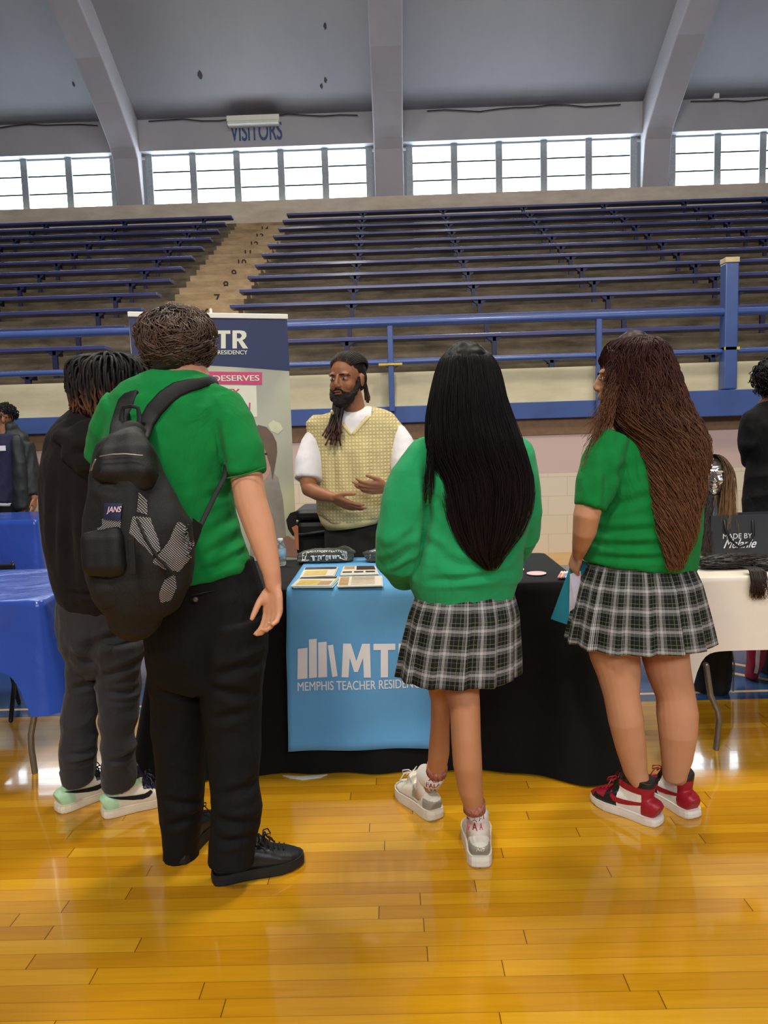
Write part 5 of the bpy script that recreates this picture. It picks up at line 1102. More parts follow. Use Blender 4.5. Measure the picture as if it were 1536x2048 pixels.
hrow1 = [(695, 926, 938, 2.33, .008), (698, 908, 956, 2.325, .04), (705, 892, 971, 2.32, .07), (718, 881, 983, 2.31, .095), (740, 873, 994, 2.31, .11), (770, 867, 1002, 2.30, .118), (800, 861, 1009, 2.29, .12), (835, 856, 1020, 2.28, .12), (874, 855, 1036, 2.265, .118), (913, 858, 1052, 2.255, .11), (953, 878, 1064, 2.24, .09), (992, 886, 1068, 2.225, .07), (1031, 892, 1062, 2.21, .055), (1070, 906, 1046, 2.2, .04), (1109, 932, 1016, 2.19, .03), (1142, 972, 994, 2.18, .016)]
long_hair('hair', hrow1, MH_BK, g1, n=1500, rad=.0017, seed=4, tips=(.72, 1.0), kmin=.96, kmax=1.045)
rr = random.Random(5); paths = []
for i in range(70):
    x0 = rr.uniform(858, 872); x1 = rr.uniform(846, 868); ye = rr.uniform(960, 1010); pts = []
    for k_ in range(14):
        u = k_/13; pts.append(P(x0+(x1-x0)*u+2*noise.noise(Vector((i, u*2, 0))), 850+(ye-850)*u, 2.215-.01*math.sin(u*3)+rr.uniform(-.002, .002)))
    paths.append(pts)
strands('hair_lock', paths, .0016, MH_BK, g1)
# ------------------------------------------------------------------ girl with auburn hair
g2 = person(F(1335, 1625), 'person with long wavy auburn hair, green polo and plaid skirt, holding a teal folder')
prow = [(835, 1240, 1335, 2.55, .06), (856, 1212, 1372, 2.55, .10), (884, 1196, 1392, 2.55, .125), (940, 1190, 1400, 2.55, .14), (1000, 1190, 1402, 2.55, .15), (1060, 1180, 1398, 2.55, .155), (1105, 1168, 1392, 2.55, .157), (1128, 1166, 1389, 2.55, .157)]
b = MB(); b.prof(spine(prow[1:], .86), seg=18); b.limb([(1275, 860, 2.55, 24, .046), (1262, 815, 2.54, 25, .05), (1255, 790, 2.54, 25, .05)])
HG2 = head(b, P(1250, 752, 2.54), yaw=1.25, pitch=-.08, s=.97)
b.limb([(1215, 890, 2.5, 20, .036), (1200, 940, 2.47, 24, .042), (1183, 990, 2.45, 27, .046), (1173, 1032, 2.44, 27, .044), (1169, 1062, 2.46, 24, .040), (1162, 1088, 2.5, 18, .032), (1157, 1108, 2.55, 13, .025)])
hand(b, P(1157, 1106, 2.55), (-.12, .5, -.85), (.9, .3, 0), (0, .8, .5), (.5, .6, .65, .7), .4, .85)
b.limb([(1370, 890, 2.56, 20, .036), (1378, 960, 2.6, 22, .04), (1368, 1030, 2.68, 20, .036), (1320, 1070, 2.78, 16, .03), (1270, 1090, 2.82, 12, .024)])
hand(b, P(1270, 1090, 2.82), (-.8, .1, -.3), (0, -.3, .9), (-.1, -.8, 0), s=.85)
b.prof([(1120, 1180, 1375, 2.55, .13), (1180, 1180, 1378, 2.55, .14), (1205, 1200, 1360, 2.54, .10)], seg=18)
S2 = [(F(1320, 1651), F(1186, 1596)), (F(1390, 1637), F(1300, 1578))]
leg(b, [(1222, 1265, 2.52, 54, .10), (1230, 1312, 2.5, 50, .088), (1238, 1350, 2.49, 43, .078), (1243, 1391, 2.47, 36, .064), (1252, 1441, 2.46, 35.5, .064), (1261, 1492, 2.47, 31, .056), (1271, 1542, 2.475, 24.5, .043)], *S2[0], r=.031, seg=20)
leg(b, [(1328, 1268, 2.54, 52, .10), (1331, 1315, 2.52, 46, .088), (1339, 1350, 2.51, 43, .078), (1351, 1391, 2.5, 38.5, .068), (1355, 1428, 2.49, 41.5, .068), (1356, 1467, 2.48, 38.5, .062), (1354, 1517, 2.49, 31.5, .05), (1350, 1550, 2.495, 25.5, .04)], *S2[1], r=.031, seg=20)
mbody(b, M_SKM, g2); eyes(HG2, g2)
s = MB().prof(prow, seg=26, dome=False)
s.limb([(1222, 880, 2.5, 36, .07), (1205, 925, 2.47, 39, .07), (1191, 970, 2.455, 37, .064), (1180, 1014, 2.44, 29, .055)], dome=False, seg=20)
s.limb([(1365, 880, 2.56, 34, .07), (1376, 930, 2.58, 34, .066), (1378, 985, 2.63, 30, .058)], dome=False, seg=20)
cloth('polo_shirt', s, M_POLO, g2, .006, 4, amp=.0055, s=(8, 8, 5), seed=44, folds=[(*pl3((1212, 900, 2.42), (1206, 1020, 2.42)), .013, .012), (*pl3((1200, 1070, 2.42), (1330, 1055, 2.4)), .012, .008), (*pl3((1190, 1095, 2.42), (1330, 1088, 2.4)), .011, .007), (*pl3((1225, 1020, 2.42), (1310, 985, 2.4)), .013, .007), (*pl3((1210, 955, 2.42), (1280, 930, 2.4)), .014, .006), (*pl3((1195, 1118, 2.42), (1340, 1115, 2.4)), .009, .006), (*pl3((1240, 860, 2.44), (1225, 905, 2.42)), .012, .005)])
collar('collar', [(868, 1236, 1340, 2.545, .098), (852, 1244, 1328, 2.545, .085), (838, 1248, 1318, 2.55, .072), (842, 1250, 1316, 2.55, .068)], M_POLO, g2)
skirt(g2, [(1120, 1178, 1380, 2.55, .140), (1165, 1160, 1398, 2.55, .175), (1220, 1146, 1410, 2.55, .195), (1278, 1133, 1423, 2.55, .215)], M_PLAID, pleats=15, amp=.024, seed=7, phase=.6)
M_REDL = mat('red_leather', (150, 22, 40), .42, .08); M_WHL = mat('white_leather', (224, 218, 212), .45, .03); M_SOLEW = mat('white_sole', (216, 208, 200), .6, .04)
def r_red(x, y, z):
    if z > .122: return 2
    if x < .20: return 0
    if x > .90: return 0 if z > .035 else 2
    if x > .72: return 0 if z > .046 else 2
    if x > .54 and z > .045: return 2
    if .20 <= x < .54 and z > .098: return 0
    if x >= .54: return 2
    return 1
for (hl, te), sd in zip(S2, ((1, -1), (1, -1))):
    shoe(g2, hl, te, .265, [M_REDL, M_WHL, M_BLKLEA], r_red, high=True, laces=M_REDL, swoosh=M_REDL, side=sd, sole_m=M_SOLEW, sole_h=.028)
for x, y, Y, r1 in ((1159, 1102, 2.545, .021), (1158, 1106, 2.552, .0205)):
    c = P(x, y, Y); pts = [c+Vector((math.cos(a)*r1*.75, math.sin(a)*r1*1.3, math.sin(a)*r1*.6)) for a in [k_*2*PI/16 for k_ in range(17)]]
    MB().tube(pts, .0022, seg=6, dome=False).build('bracelet', M_RIB2, g2, True)
MH_AU = hair_mat('wavy_auburn_hair', (54, 28, 26), (116, 78, 52), .25, .5, .45, .2)
h2 = [(671, 1266, 1278, 2.55, .008), (674, 1244, 1298, 2.545, .045), (681, 1228, 1312, 2.54, .08), (695, 1216, 1324, 2.54, .105), (720, 1210, 1334, 2.54, .118), (750, 1218, 1345, 2.535, .12), (785, 1222, 1356, 2.53, .12), (820, 1224, 1370, 2.52, .12), (850, 1240, 1388, 2.50, .12), (880, 1272, 1402, 2.47, .105), (915, 1290, 1408, 2.44, .085), (950, 1300, 1408, 2.42, .065), (985, 1308, 1402, 2.405, .052), (1016, 1312, 1396, 2.395, .048), (1050, 1316, 1392, 2.385, .042), (1084, 1326, 1382, 2.38, .035), (1118, 1334, 1368, 2.375, .025), (1144, 1343, 1358, 2.37, .015)]
long_hair('hair', h2, MH_AU, g2, n=1300, rad=.0019, wave=.014, wl=34, seed=14, tips=(.72, 1.0), kmin=.93, kmax=1.08, inner=.88, seg=56, face_arc=(-.35, PI+.1))
rr = random.Random(15); paths = []
for i in range(150):   # front locks falling over the near shoulder and framing the face
    x0 = rr.uniform(1214, 1262); y0 = rr.uniform(690, 730); side_ = rr.random(); xm = rr.uniform(1206, 1236); xe = rr.choice((rr.uniform(1160, 1185), rr.uniform(1180, 1225))); ye = rr.uniform(840, 965) if xe < 1186 else rr.uniform(820, 880); ph = rr.uniform(0, 6.28); pts = []
    for k_ in range(34):
        u = k_/33; x = (1-u)**2*x0+2*u*(1-u)*(xm+8)+u*u*xe; y = y0+(ye-y0)*u
        pts.append(P(x, y, 2.445+.04*(1-u)-.01*u)+Vector((math.sin(u*24+ph)*.005*u**.5, math.cos(u*22+ph)*.005, 0)))
    paths.append(pts)
for i in range(46):  # strands from the crown falling beside the cheek
    x0 = rr.uniform(1218, 1250); ph = rr.uniform(0, 6.28); xe = rr.uniform(1202, 1224); ye = rr.uniform(770, 838); pts = []
    for k_ in range(22):
        u = k_/21; pts.append(P(x0+(xe-x0)*math.sin(u*PI/2), 700+(ye-700)*u, 2.47+.01*u)+Vector((math.sin(u*18+ph)*.004, math.cos(u*17+ph)*.004, 0)))
    paths.append(pts)
strands('hair_lock', paths, .0019, MH_AU, g2)
t = thing('folder', P(1130, 1200, 2.62), 'teal card folder with white sheet held by the girl with auburn hair', 'folder')
MB().prism([P(x, y, Y) for x, y, Y in ((1148, 1112, 2.60), (1178, 1126, 2.56), (1170, 1262, 2.56), (1102, 1238, 2.66))], (0, 1, 0), .003).build('cover', mat('teal_card', (42, 138, 160), .5, .04), t)
MB().prism([P(x, y, Y) for x, y, Y in ((1140, 1148, 2.585), (1162, 1142, 2.565), (1158, 1258, 2.565), (1138, 1250, 2.60))], (0, 1, 0), .001).build('sheet', mat('lilac_paper', (206, 200, 222), .6), t)
# ------------------------------------------------------------------ man behind the table
man = person((P(705, 1000, 3.95).x, 3.97, 0), 'person with long dreadlocks and beard in a cream knit vest talking behind the table')
vrow = [(815, 684, 742, 3.95, .055), (822, 664, 763, 3.95, .08), (830, 644, 784, 3.95, .10), (840, 626, 802, 3.95, .115), (853, 613, 811, 3.95, .12), (876, 616, 807, 3.95, .13), (905, 629, 797, 3.94, .148), (950, 636, 792, 3.93, .16), (1000, 634, 792, 3.92, .17), (1028, 636, 786, 3.92, .168), (1042, 648, 776, 3.92, .16)]
b = MB(); b.prof(spine(vrow[4:], .82), seg=18); b.limb([(712, 850, 3.95, 22, .06), (708, 815, 3.93, 22, .062), (702, 790, 3.93, 22, .062)])
HM = head(b, P(694, 757, 3.90), yaw=math.radians(152), pitch=-.06, roll=0, s=1.1)
b.limb([(636, 890, 3.93, 13, .04), (621, 930, 3.87, 16, .045), (616, 960, 3.84, 18, .048), (619, 978, 3.80, 16.5, .045), (636, 987, 3.74, 14.5, .038), (652, 991, 3.69, 12.5, .032), (664, 994, 3.66, 10, .026)], seg=16)
hand(b, P(664, 995, 3.66), (.86, -.1, -.42), (.35, .55, .55), (.35, -.2, .9), (.12, .14, .18, .25), .5, 1.06, .05)
b.limb([(796, 890, 3.92, 13, .04), (810, 928, 3.86, 16, .045), (816, 962, 3.80, 17, .046), (808, 980, 3.74, 15, .042), (790, 980, 3.67, 13, .034), (776, 976, 3.62, 10.5, .027)], seg=16)
hand(b, P(775, 975, 3.62), (-.97, -.1, .02), (.15, .75, .5), (.1, .1, 1), (.28, .25, .28, .35), .2, 1.06, .05)
b.prof([(1030, 672, 758, 3.97, .08), (1100, 672, 760, 3.97, .085)], seg=16)
for x in (690, 742): b.limb([(x, 1120, 3.95, 26, .08), (x, 1230, 3.96, 20, .06), (x, 1355, 3.97, 15, .05)])
mbody(b, M_SKD, man, voxel=.0045, dents=[(tuple(HM @ Vector((sx*.031, .082, -.003))), .012, .004) for sx in (-1, 1)]); eyes(HM, man, (30, 20, 16))
lm = mat('lip_brown', (126, 72, 62), .5)
l_ = MB(); l_.ell((0, .0975, -.0585), (.019, .006, .0042), HM); l_.build('upper_lip', lm, man, True); l_ = MB(); l_.ell((0, .0955, -.070), (.017, .0065, .0052), HM); l_.build('lower_lip', lm, man, True)
l_ = MB(); l_.ell((0, .0965, -.064), (.013, .004, .0022), HM); l_.build('mouth_opening', M_DARK, man, True)
s = MB().prof([(r[0], r[1]+5, r[2]-5, r[3], r[4]-.012) for r in vrow[:-1]], seg=24, dome=False)
s.limb([(636, 868, 3.95, 19, .06), (627, 890, 3.93, 25, .07), (619, 925, 3.88, 28, .072), (616, 959, 3.84, 28, .066)], dome=False, seg=18)
s.limb([(792, 862, 3.95, 18, .06), (802, 888, 3.92, 25, .07), (809, 925, 3.87, 28, .074), (812, 955, 3.84, 27, .066)], dome=False, seg=18)
tee = cloth('tshirt', s, mat('white_cotton', (226, 222, 224), .85, .03, 10, bump=.2, bscale=500, sheen=.1), man, .007, 4, amp=.005, s=(7, 7, 7), seed=51)
def knit():
    m, nt, b = new_mat('cream_waffle_knit'); L = nt.links; tc = nd(nt, 'ShaderNodeTexCoord'); sp = nd(nt, 'ShaderNodeSeparateXYZ'); L.new(tc.outputs['Object'], sp.inputs[0]); o_ = []
    for a, k_ in ((0, 62), (2, 62)):
        mm = nd(nt, 'ShaderNodeMath', operation='MULTIPLY'); mm.inputs[1].default_value = k_*2*PI*.9; L.new(sp.outputs[a], mm.inputs[0]); f = nd(nt, 'ShaderNodeMath', operation='SINE'); L.new(mm.outputs[0], f.inputs[0]); o_.append(f.outputs[0])
    mn = nd(nt, 'ShaderNodeMath', operation='MINIMUM'); L.new(o_[0], mn.inputs[0]); L.new(o_[1], mn.inputs[1])
    r = nd(nt, 'ShaderNodeMapRange'); r.inputs[1].default_value = -1; r.inputs[2].default_value = .6; L.new(mn.outputs[0], r.inputs[0])
    mx = nd(nt, 'ShaderNodeMix', data_type='RGBA'); L.new(r.outputs[0], mx.inputs[0]); mx.inputs[6].default_value = lin((190, 172, 122)); mx.inputs[7].default_value = lin((222, 206, 152)); L.new(mx.outputs[2], b.inputs['Base Color'])
    bp_ = nd(nt, 'ShaderNodeBump'); bp_.inputs['Strength'].default_value = .5; bp_.inputs['Distance'].default_value = .004; L.new(r.outputs[0], bp_.inputs['Height']); L.new(bp_.outputs[0], b.inputs['Normal']); b.inputs['Roughness'].default_value = .9; return m
M_KNIT = knit(); M_KRIB = mat('cream_rib_knit', (222, 204, 152), .9, .05, 30, bump=.5, bscale=300)
s = MB().prof(vrow, seg=28, dome=False); me = fuse(s, .006, 4); wrinkle(me, .006, (6, 6, 2.5), 61, [(*pl3((640, 1000, 3.75), (690, 1035, 3.74)), .02, .012), (*pl3((700, 900, 3.8), (705, 1000, 3.76)), .025, .01), (*pl3((745, 880, 3.8), (750, 1000, 3.76)), .02, .01), (*pl3((665, 900, 3.8), (672, 990, 3.76)), .02, .008)])
import bmesh
bm = bmesh.new(); bm.from_mesh(me); dl = []
for f in bm.faces:
    c = f.calc_center_median()
    if c.y < 3.96:
        x, y = proj(c)
        if y < 868 and 667+(y-820)*.80 < x < 741-(y-820)*.74: dl.append(f); continue
        if y < 832 and 664 < x < 744: dl.append(f)
bmesh.ops.delete(bm, geom=dl, context='FACES'); bm.to_mesh(me); bm.free()
vest = obj('knit_vest', applied(me, [('SOLIDIFY', dict(thickness=.004, offset=0))]), M_KNIT, man); bvv = bvh_of(vest)
vpts = [on_srf(666-3+39*i/9, 822+45*i/9+1, bvv, .002) for i in range(10)]; vp2 = [on_srf(744+2-39*i/9, 822+45*i/9+1, bvv, .002) for i in range(10)]
MB().tube(vpts, .009, .005, seg=8).build('neck_trim', M_KRIB, man, True); MB().tube(vp2, .009, .005, seg=8).build('neck_trim', M_KRIB, man, True)
MB().prof([(1028, 636, 785, 3.92, .170), (1040, 641, 781, 3.92, .170), (1049, 652, 773, 3.92, .160)], seg=28, dome=False).build('hem_rib', M_KRIB, man, True)
c = P(776.5, 975, 3.622); MB().tube([c+Vector((math.sin(a)*.006, math.cos(a)*.030, math.sin(a)*.032)) for a in [k_*2*PI/20 for k_ in range(21)]], .006, .004, seg=8, dome=False).build('wristband', mat('yellow_silicone', (228, 206, 110), .5), man, True)
s = MB().prof([(1018, 650, 776, 3.94, .145), (1035, 652, 774, 3.94, .15), (1070, 650, 778, 3.95, .15), (1125, 650, 780, 3.95, .15)], seg=22)
for x in (686, 744): s.limb([(x, 1110, 3.95, 33, .12), (x, 1230, 3.96, 27, .09), (x, 1372, 3.97, 23, .08)], dome=False, seg=16)
cloth('trousers', s, mat('dark_olive_trousers', (38, 35, 30), .85, .1), man, .008, 3, amp=.006, seed=70)
for x in (686, 744): MB().ell((P(x, 1372, 3.97).x, 3.90, .045), (.05, .14, .045)).build('shoe', M_BLKLEA, man, True)
# hair of the man
MH_MAN = hair_mat('dark_dreads', (34, 25, 24), (76, 48, 38), .5, .6, .35, .3)
hb = MB(); hb.ell((0, -.022, .038), (.080, .095, .083), HM); hb.ell((0, -.075, .0), (.062, .05, .07), HM); me = fuse(hb, .006, 3)
Mi = HM.inverted(); bm = bmesh.new(); bm.from_mesh(me)
bmesh.ops.delete(bm, geom=[f for f in bm.faces if (lambda c: c.y > .035 and c.z < .066+(.06-c.y)*.2 or (c.y > -.01 and c.z < .02))(Mi @ f.calc_center_median())], context='FACES'); bm.to_mesh(me); bm.free(); obj('hair_mass', me, MH_MAN, man)
rr = random.Random(19); paths = []
for i in range(26):  # combed back rows
    a = (i-12.5)/12.5*1.4; pts = []
    for k_ in range(12):
        u = k_/11; th = 1.10-u*2.95 # from hairline over the crown to the nape
        pts.append(HM @ Vector((math.sin(a)*.081*(math.cos(th*(.78 if th > 0 else .5)))*(1-.45*max(0, u-.55)), -.022+math.sin(th)*.099*math.cos(a*.45), .040+math.cos(th)*.087*math.cos(a*.85))))
    paths.append(pts)
strands('hair', paths, lambda t: .0068*(1+.14*math.sin(t*50))*(.25+.75*min(1, t*3)), MH_MAN, man, sides=6)
paths = []
for i in range(34):  # bundle over the near shoulder
    x0, x1 = 690-rr.uniform(0, 22), rr.uniform(643, 684); ye = rr.uniform(860, 892); pts = []
    for k_ in range(14):
        u = k_/13; x = x0+(x1-x0)*u**1.3; y = 800+(ye-800)*u; pts.append(P(x+2*noise.noise(Vector((i, u*2, 3))), y, 3.86-.09*u+.02*rr.random()*0-.01*(i % 4)*.7))
    paths.append(pts)
strands('hair_bundle', paths, lambda t: .0062*(1-.3*t)*(1+.12*math.sin(t*45)), MH_MAN, man, sides=6); paths = []
for i in range(14):  # bundle behind the far shoulder
    x1 = rr.uniform(730, 741); pts = [P(726+(x1-726)*u, 745+(rr.uniform(795, 806)-745)*u, 3.99+.01*(i % 3)) for u in [k_/9 for k_ in range(10)]]; paths.append(pts)
strands('hair_bundle', paths, lambda t: .0062*(1-.3*t)*(1+.12*math.sin(t*45)), MH_MAN, man, sides=6)
hb = MB(); hb.ell((0, .050, -.088), (.060, .050, .036), HM); hb.ell((0, .078, -.108), (.036, .030, .028), HM); hb.ell((0, .065, -.125), (.036, .032, .022), HM)
for sx in (-1, 1): hb.tube([HM @ Vector(p) for p in ((sx*.072, .012, .0), (sx*.070, .020, -.035), (sx*.061, .038, -.065), (sx*.042, .064, -.088))], [.008, .013, .017, .02], seg=10); hb.tube([HM @ Vector(p) for p in ((sx*.003, .098, -.047), (sx*.018, .094, -.050), (sx*.028, .084, -.062), (sx*.030, .078, -.082))], [.0045, .005, .006, .008], seg=8)
me = fuse(hb, .004, 2); bm = bmesh.new(); bm.from_mesh(me)
bmesh.ops.delete(bm, geom=[f for f in bm.faces if (lambda c: ((c.x/.023)**2+((c.z+.065)/.0125)**2) < 1 and c.y > .05)(Mi @ f.calc_center_median())], context='FACES'); bm.to_mesh(me); bm.free()
co = getco(me); no = getno(me); setco(me, co+no*np.array([.004*noise.noise(Vector(c)*130) for c in co])[:, None]); obj('beard', me, mat('black_beard', (24, 17, 15), .85, .2, 200), man)
# ------------------------------------------------------------------ people in the background
pa = person((P(12, 1000, 7.25).x, 7.25, 0), 'person with curly black hair in dark jacket over navy polo at far left')
Yp = 7.25
b = MB(); b.prof([(876, -14, 28, Yp, .07), (900, -22, 40, Yp, .10), (960, -24, 40, Yp, .11), (1010, -32, 50, Yp, .12), (1060, -30, 50, Yp, .12)], seg=16)
b.limb([(8, 872, Yp, 13, .06), (4, 852, Yp, 13, .06)])
HP = head(b, P(2, 838, Yp), yaw=math.radians(125), s=1.08)
b.limb([(48, 895, Yp, 8, .05), (62, 940, Yp, 9, .045), (67, 980, Yp-.04, 8, .04), (69, 996, Yp-.06, 6, .03)]); hand(b, P(69, 996, Yp-.06), (0, -.1, -1), (-1, 0, 0), (0, -1, 0))
b.limb([(-42, 890, Yp, 9, .05), (-52, 940, Yp, 9, .045), (-50, 985, Yp-.04, 8, .04), (-48, 1000, Yp-.06, 6, .03)]); hand(b, P(-48, 1000, Yp-.06), (0, -.1, -1), (1, 0, 0), (0, -1, 0))
for x in (-8, 28): b.limb([(x, 1050, Yp, 14, .08), (x, 1150, Yp, 10, .05)])
mbody(b, M_SKD, pa, voxel=.008); eyes(HP, pa)
s = MB().prof([(868, -24, 40, Yp, .11), (900, -28, 48, Yp, .145), (960, -26, 46, Yp, .15), (1003, -26, 44, Yp, .15)], seg=18, dome=False); cloth('polo_shirt', s, mat('navy_knit', (34, 34, 62), .85, .1), pa, .012, 3, amp=.006, seed=81)
MB().prof([(1000, -25, 43, Yp, .145), (1009, -25, 43, Yp, .145)], seg=18, dome=False).build('tshirt', M_WHITE, pa, True)
s = MB().prof([(856, 6, 34, Yp+.03, .07), (872, -12, 54, Yp+.06, .12), (900, -6, 62, Yp+.07, .14), (960, 0, 60, Yp+.08, .15), (1010, 4, 60, Yp+.08, .15)], seg=18)
s.limb([(52, 886, Yp, 14, .08), (62, 935, Yp, 14, .075), (67, 990, Yp-.04, 11, .06)], dome=False)
s.limb([(-36, 886, Yp, 14, .08), (-50, 935, Yp, 14, .075), (-50, 985, Yp-.04, 11, .06)], dome=False); s.prof([(875, -42, -20, Yp, .13), (1010, -44, -24, Yp, .14)])
s.limb([(34, 880, Yp-.10, 9, .05), (40, 940, Yp-.12, 13, .05), (42, 1012, Yp-.12, 14, .05)])
jk = cloth('jacket', s, mat('dark_jacket_nylon', (34, 38, 40), .6, .12), pa, .012, 3, amp=.01, seed=82)
MB().box((P(17, 895, Yp).x, Yp-.162, P(17, 901, Yp).z), (P(28, 895, Yp).x, Yp-.155, P(17, 891, Yp).z)).build('chest_badge', M_PRINT, pa)
s = MB().prof([(1006, -24, 46, Yp, .13), (1050, -24, 48, Yp, .14)]); 
for x in (-8, 28): s.limb([(x, 1045, Yp, 18, .10), (x, 1150, Yp, 13, .08)])
cloth('trousers', s, M_BLKP, pa, .014, 3, amp=.006, seed=83)
MHC = hair_mat('black_curls', (14, 12, 13), (34, 28, 28), .4, .55, .3, .3)
def curls(par, c, R, n, L, rad, seed, dz=0, m=MHC, ymax=.6, zmin=-.5):
    rr = random.Random(seed); paths = []
    for i in range(n):
        th = math.acos(rr.uniform(zmin, 1)); ph = rr.uniform(0, 2*PI); d = Vector((math.sin(th)*math.cos(ph), math.sin(th)*math.sin(ph), math.cos(th)))
        if d.y > ymax: continue
        p = c+Vector((d.x*R[0], d.y*R[1], d.z*R[2]))*.86; sw = Vector((rr.uniform(-1, 1), rr.uniform(-1, 1), rr.uniform(-1.6, .2))); sw = (sw-d*sw.dot(d)*.8).normalized(); q = d.cross(sw); ph2 = rr.uniform(0, 6)
        paths.append([p+d*(.02*math.sin(u*3))+sw*L*u+q*.01*math.sin(u*9+ph2)+d*.008*math.cos(u*9+ph2)+Vector((0, 0, dz*u)) for u in [k_/8 for k_ in range(9)]])
    me = fuse(MB().ell(c, (R[0]*.93, R[1]*.93, R[2]*.93)), .01, 2); obj('hair_mass', me, m, par); return strands('hair', paths, rad, m, par, taper=.5)
curls(pa, P(8, 826, Yp+.05), (.115, .13, .095), 380, .05, .005, 5)
bd = MB(); bd.ell((0, .045, -.088), (.055, .05, .034), HP); bd.ell((0, .07, -.1), (.032, .03, .026), HP); bd.build('beard', mat('black_beard_short', (28, 20, 18), .85), pa, True)
pb = person((P(1556, 1000, 4.95).x, 4.95, 0), 'person with black curly hair in long black coat at the right edge')
Yp = 4.95
b = MB(); b.prof([(812, 1515, 1600, Yp, .09), (850, 1500, 1612, Yp, .12), (930, 1505, 1608, Yp, .12), (1000, 1500, 1612, Yp, .13), (1100, 1500, 1612, Yp, .13)], seg=16)
b.limb([(1556, 815, Yp, 17, .055), (1553, 785, Yp, 17, .055)]); HQ = head(b, P(1550, 765, Yp), yaw=.5, s=1.05)
for sx in (-1, 1):
    cx = 1556; b.limb([(cx+sx*56, 850, Yp, 12, .045), (cx+sx*60, 890, Yp, 12, .045), (cx+sx*52, 922, Yp+.08, 11, .04), (cx+sx*25, 925, Yp+.2, 9, .03)]); hand(b, P(cx+sx*25, 925, Yp+.2), (-sx, .3, 0), (0, 1, 0), (0, 0, 1))
    b.limb([(cx+sx*24, 1080, Yp, 24, .09), (cx+sx*22, 1200, Yp, 15, .05), (cx+sx*22, 1255, Yp, 11, .04)])
mbody(b, M_SKDD, pb, voxel=.008)
s = MB().prof([(800, 1532, 1582, Yp, .075), (818, 1500, 1612, Yp, .11), (850, 1492, 1620, Yp, .14), (930, 1498, 1614, Yp, .14), (1000, 1490, 1622, Yp, .15), (1110, 1484, 1628, Yp, .16)], seg=20, dome=False)
for sx in (-1, 1): s.limb([(1556+sx*52, 838, Yp, 19, .08), (1556+sx*57, 885, Yp, 19, .08), (1556+sx*50, 920, Yp+.07, 18, .075), (1556+sx*30, 926, Yp+.18, 15, .06)])
cloth('coat', s, M_BLKP, pb, .01, 3, amp=.012, s=(6, 6, 6), seed=91)
s = MB()
for sx in (-1, 1): s.limb([(1556+sx*24, 1080, Yp, 27, .12), (1556+sx*22, 1200, Yp, 19, .08), (1556+sx*22, 1262, Yp, 17, .075)], dome=False)
cloth('trousers', s, M_BLKP, pb, .012, 3, amp=.006, seed=92)
for sx in (-1, 1): c = P(1556+sx*22, 1240, Yp); MB().ell((c.x, Yp+.05, .05), (.05, .13, .05)).build('shoe', M_BLKLEA, pb, True)
for x in (-8, 28): c = P(x, 1100, 7.25); MB().ell((c.x, 7.2, .05), (.05, .13, .05)).build('shoe', M_BLKLEA, pa, True)
curls(pb, P(1552, 748, Yp), (.135, .14, .125), 650, .075, .0045, 6, -.02, zmin=-.9)
# ------------------------------------------------------------------ wig display on the white table
Yw2 = 3.50
t = thing('wig_display', (P(1425, 960, Yw2).x, Yw2, ZT+.008), 'chrome mannequin head wearing a long highlighted brown wig', 'mannequin head')
M_CHR = mat('chrome_lacquer', (190, 184, 180), .12, .05, 10, metal=.95)
b = MB(); HW = head(b, P(1424, 950, Yw2), yaw=math.radians(165), pitch=.05, s=.82); b.limb([(1424, 985, Yw2, 19, .045), (1424, 1010, Yw2, 19, .045), (1424, 1040, Yw2, 26, .055)], dome=True)
b.tube([P(1424, 1030, Yw2), Vector((P(1424, 1030, Yw2).x, Yw2, ZT+.03))], .05, seg=18); b.tube([Vector((P(1424, 1030, Yw2).x, Yw2, ZT+.022)), Vector((P(1424, 1030, Yw2).x, Yw2, ZT+.034))], .075, seg=20, dome=False)
me = fuse(b, .0045, 3); dent(me, [(tuple(HW @ Vector((sx*.031, .082, -.003))), .012, .006) for sx in (-1, 1)]); obj('head', me, M_CHR, t)
MHW = hair_mat('highlighted_brown_wig', (62, 44, 32), (150, 112, 72), .0, .4, .45)
rr = random.Random(31); paths = []; Wi = HW
for i in range(620):
    a = rr.uniform(-1, 1); side_ = -1 if a < 0 else 1; aa = abs(a)
    p0 = HW @ Vector((side_*.004, .062-.15*aa**1.2, .118-.02*aa)); ex = side_*rr.uniform(.070, .122); ln = rr.uniform(.30, .40); pts = []
    for k_ in range(16):
        u = k_/15; v = Vector((side_*.004+(ex-side_*.004)*math.sin(min(1, u*2.2)*PI/2), .062-.15*aa**1.2-.02*u+.012*math.sin(u*9+i)*.4, .118-.02*aa+.012*math.sin(min(1, u*3)*PI)-ln*1.15*u**1.3))
        q = HW @ v; q = q+Vector((0, -.04*u**1.5*(.3+.7*(i % 5)/4), 0)); q.x += -side_*(.05*(i % 7)/6)*u*-1; q.z = max(q.z, ZT+.03+.01*rr.random()); pts.append(q+Vector((noise.noise(Vector((i*.3, u*3, 0))), noise.noise(Vector((i*.3, u*3, 4))), 0))*.01)
    paths.append(pts)
strands('wig', paths, .0022, MHW, t)
me = fuse(MB().ell((0, -.03, .042), (.085, .098, .08), HW).ell((0, -.075, -.05), (.08, .055, .12), HW), .006, 2)
bm = bmesh.new(); bm.from_mesh(me); Wi = HW.inverted(); bmesh.ops.delete(bm, geom=[f for f in bm.faces if (lambda c: c.y > .03 and c.z < .07)(Wi @ f.calc_center_median())], context='FACES'); bm.to_mesh(me); bm.free(); obj('wig_mass', me, MHW, t)
paths = []
MHB = hair_mat('dark_hair_bundle', (26, 17, 16), (54, 38, 32), .2, .5, .45)
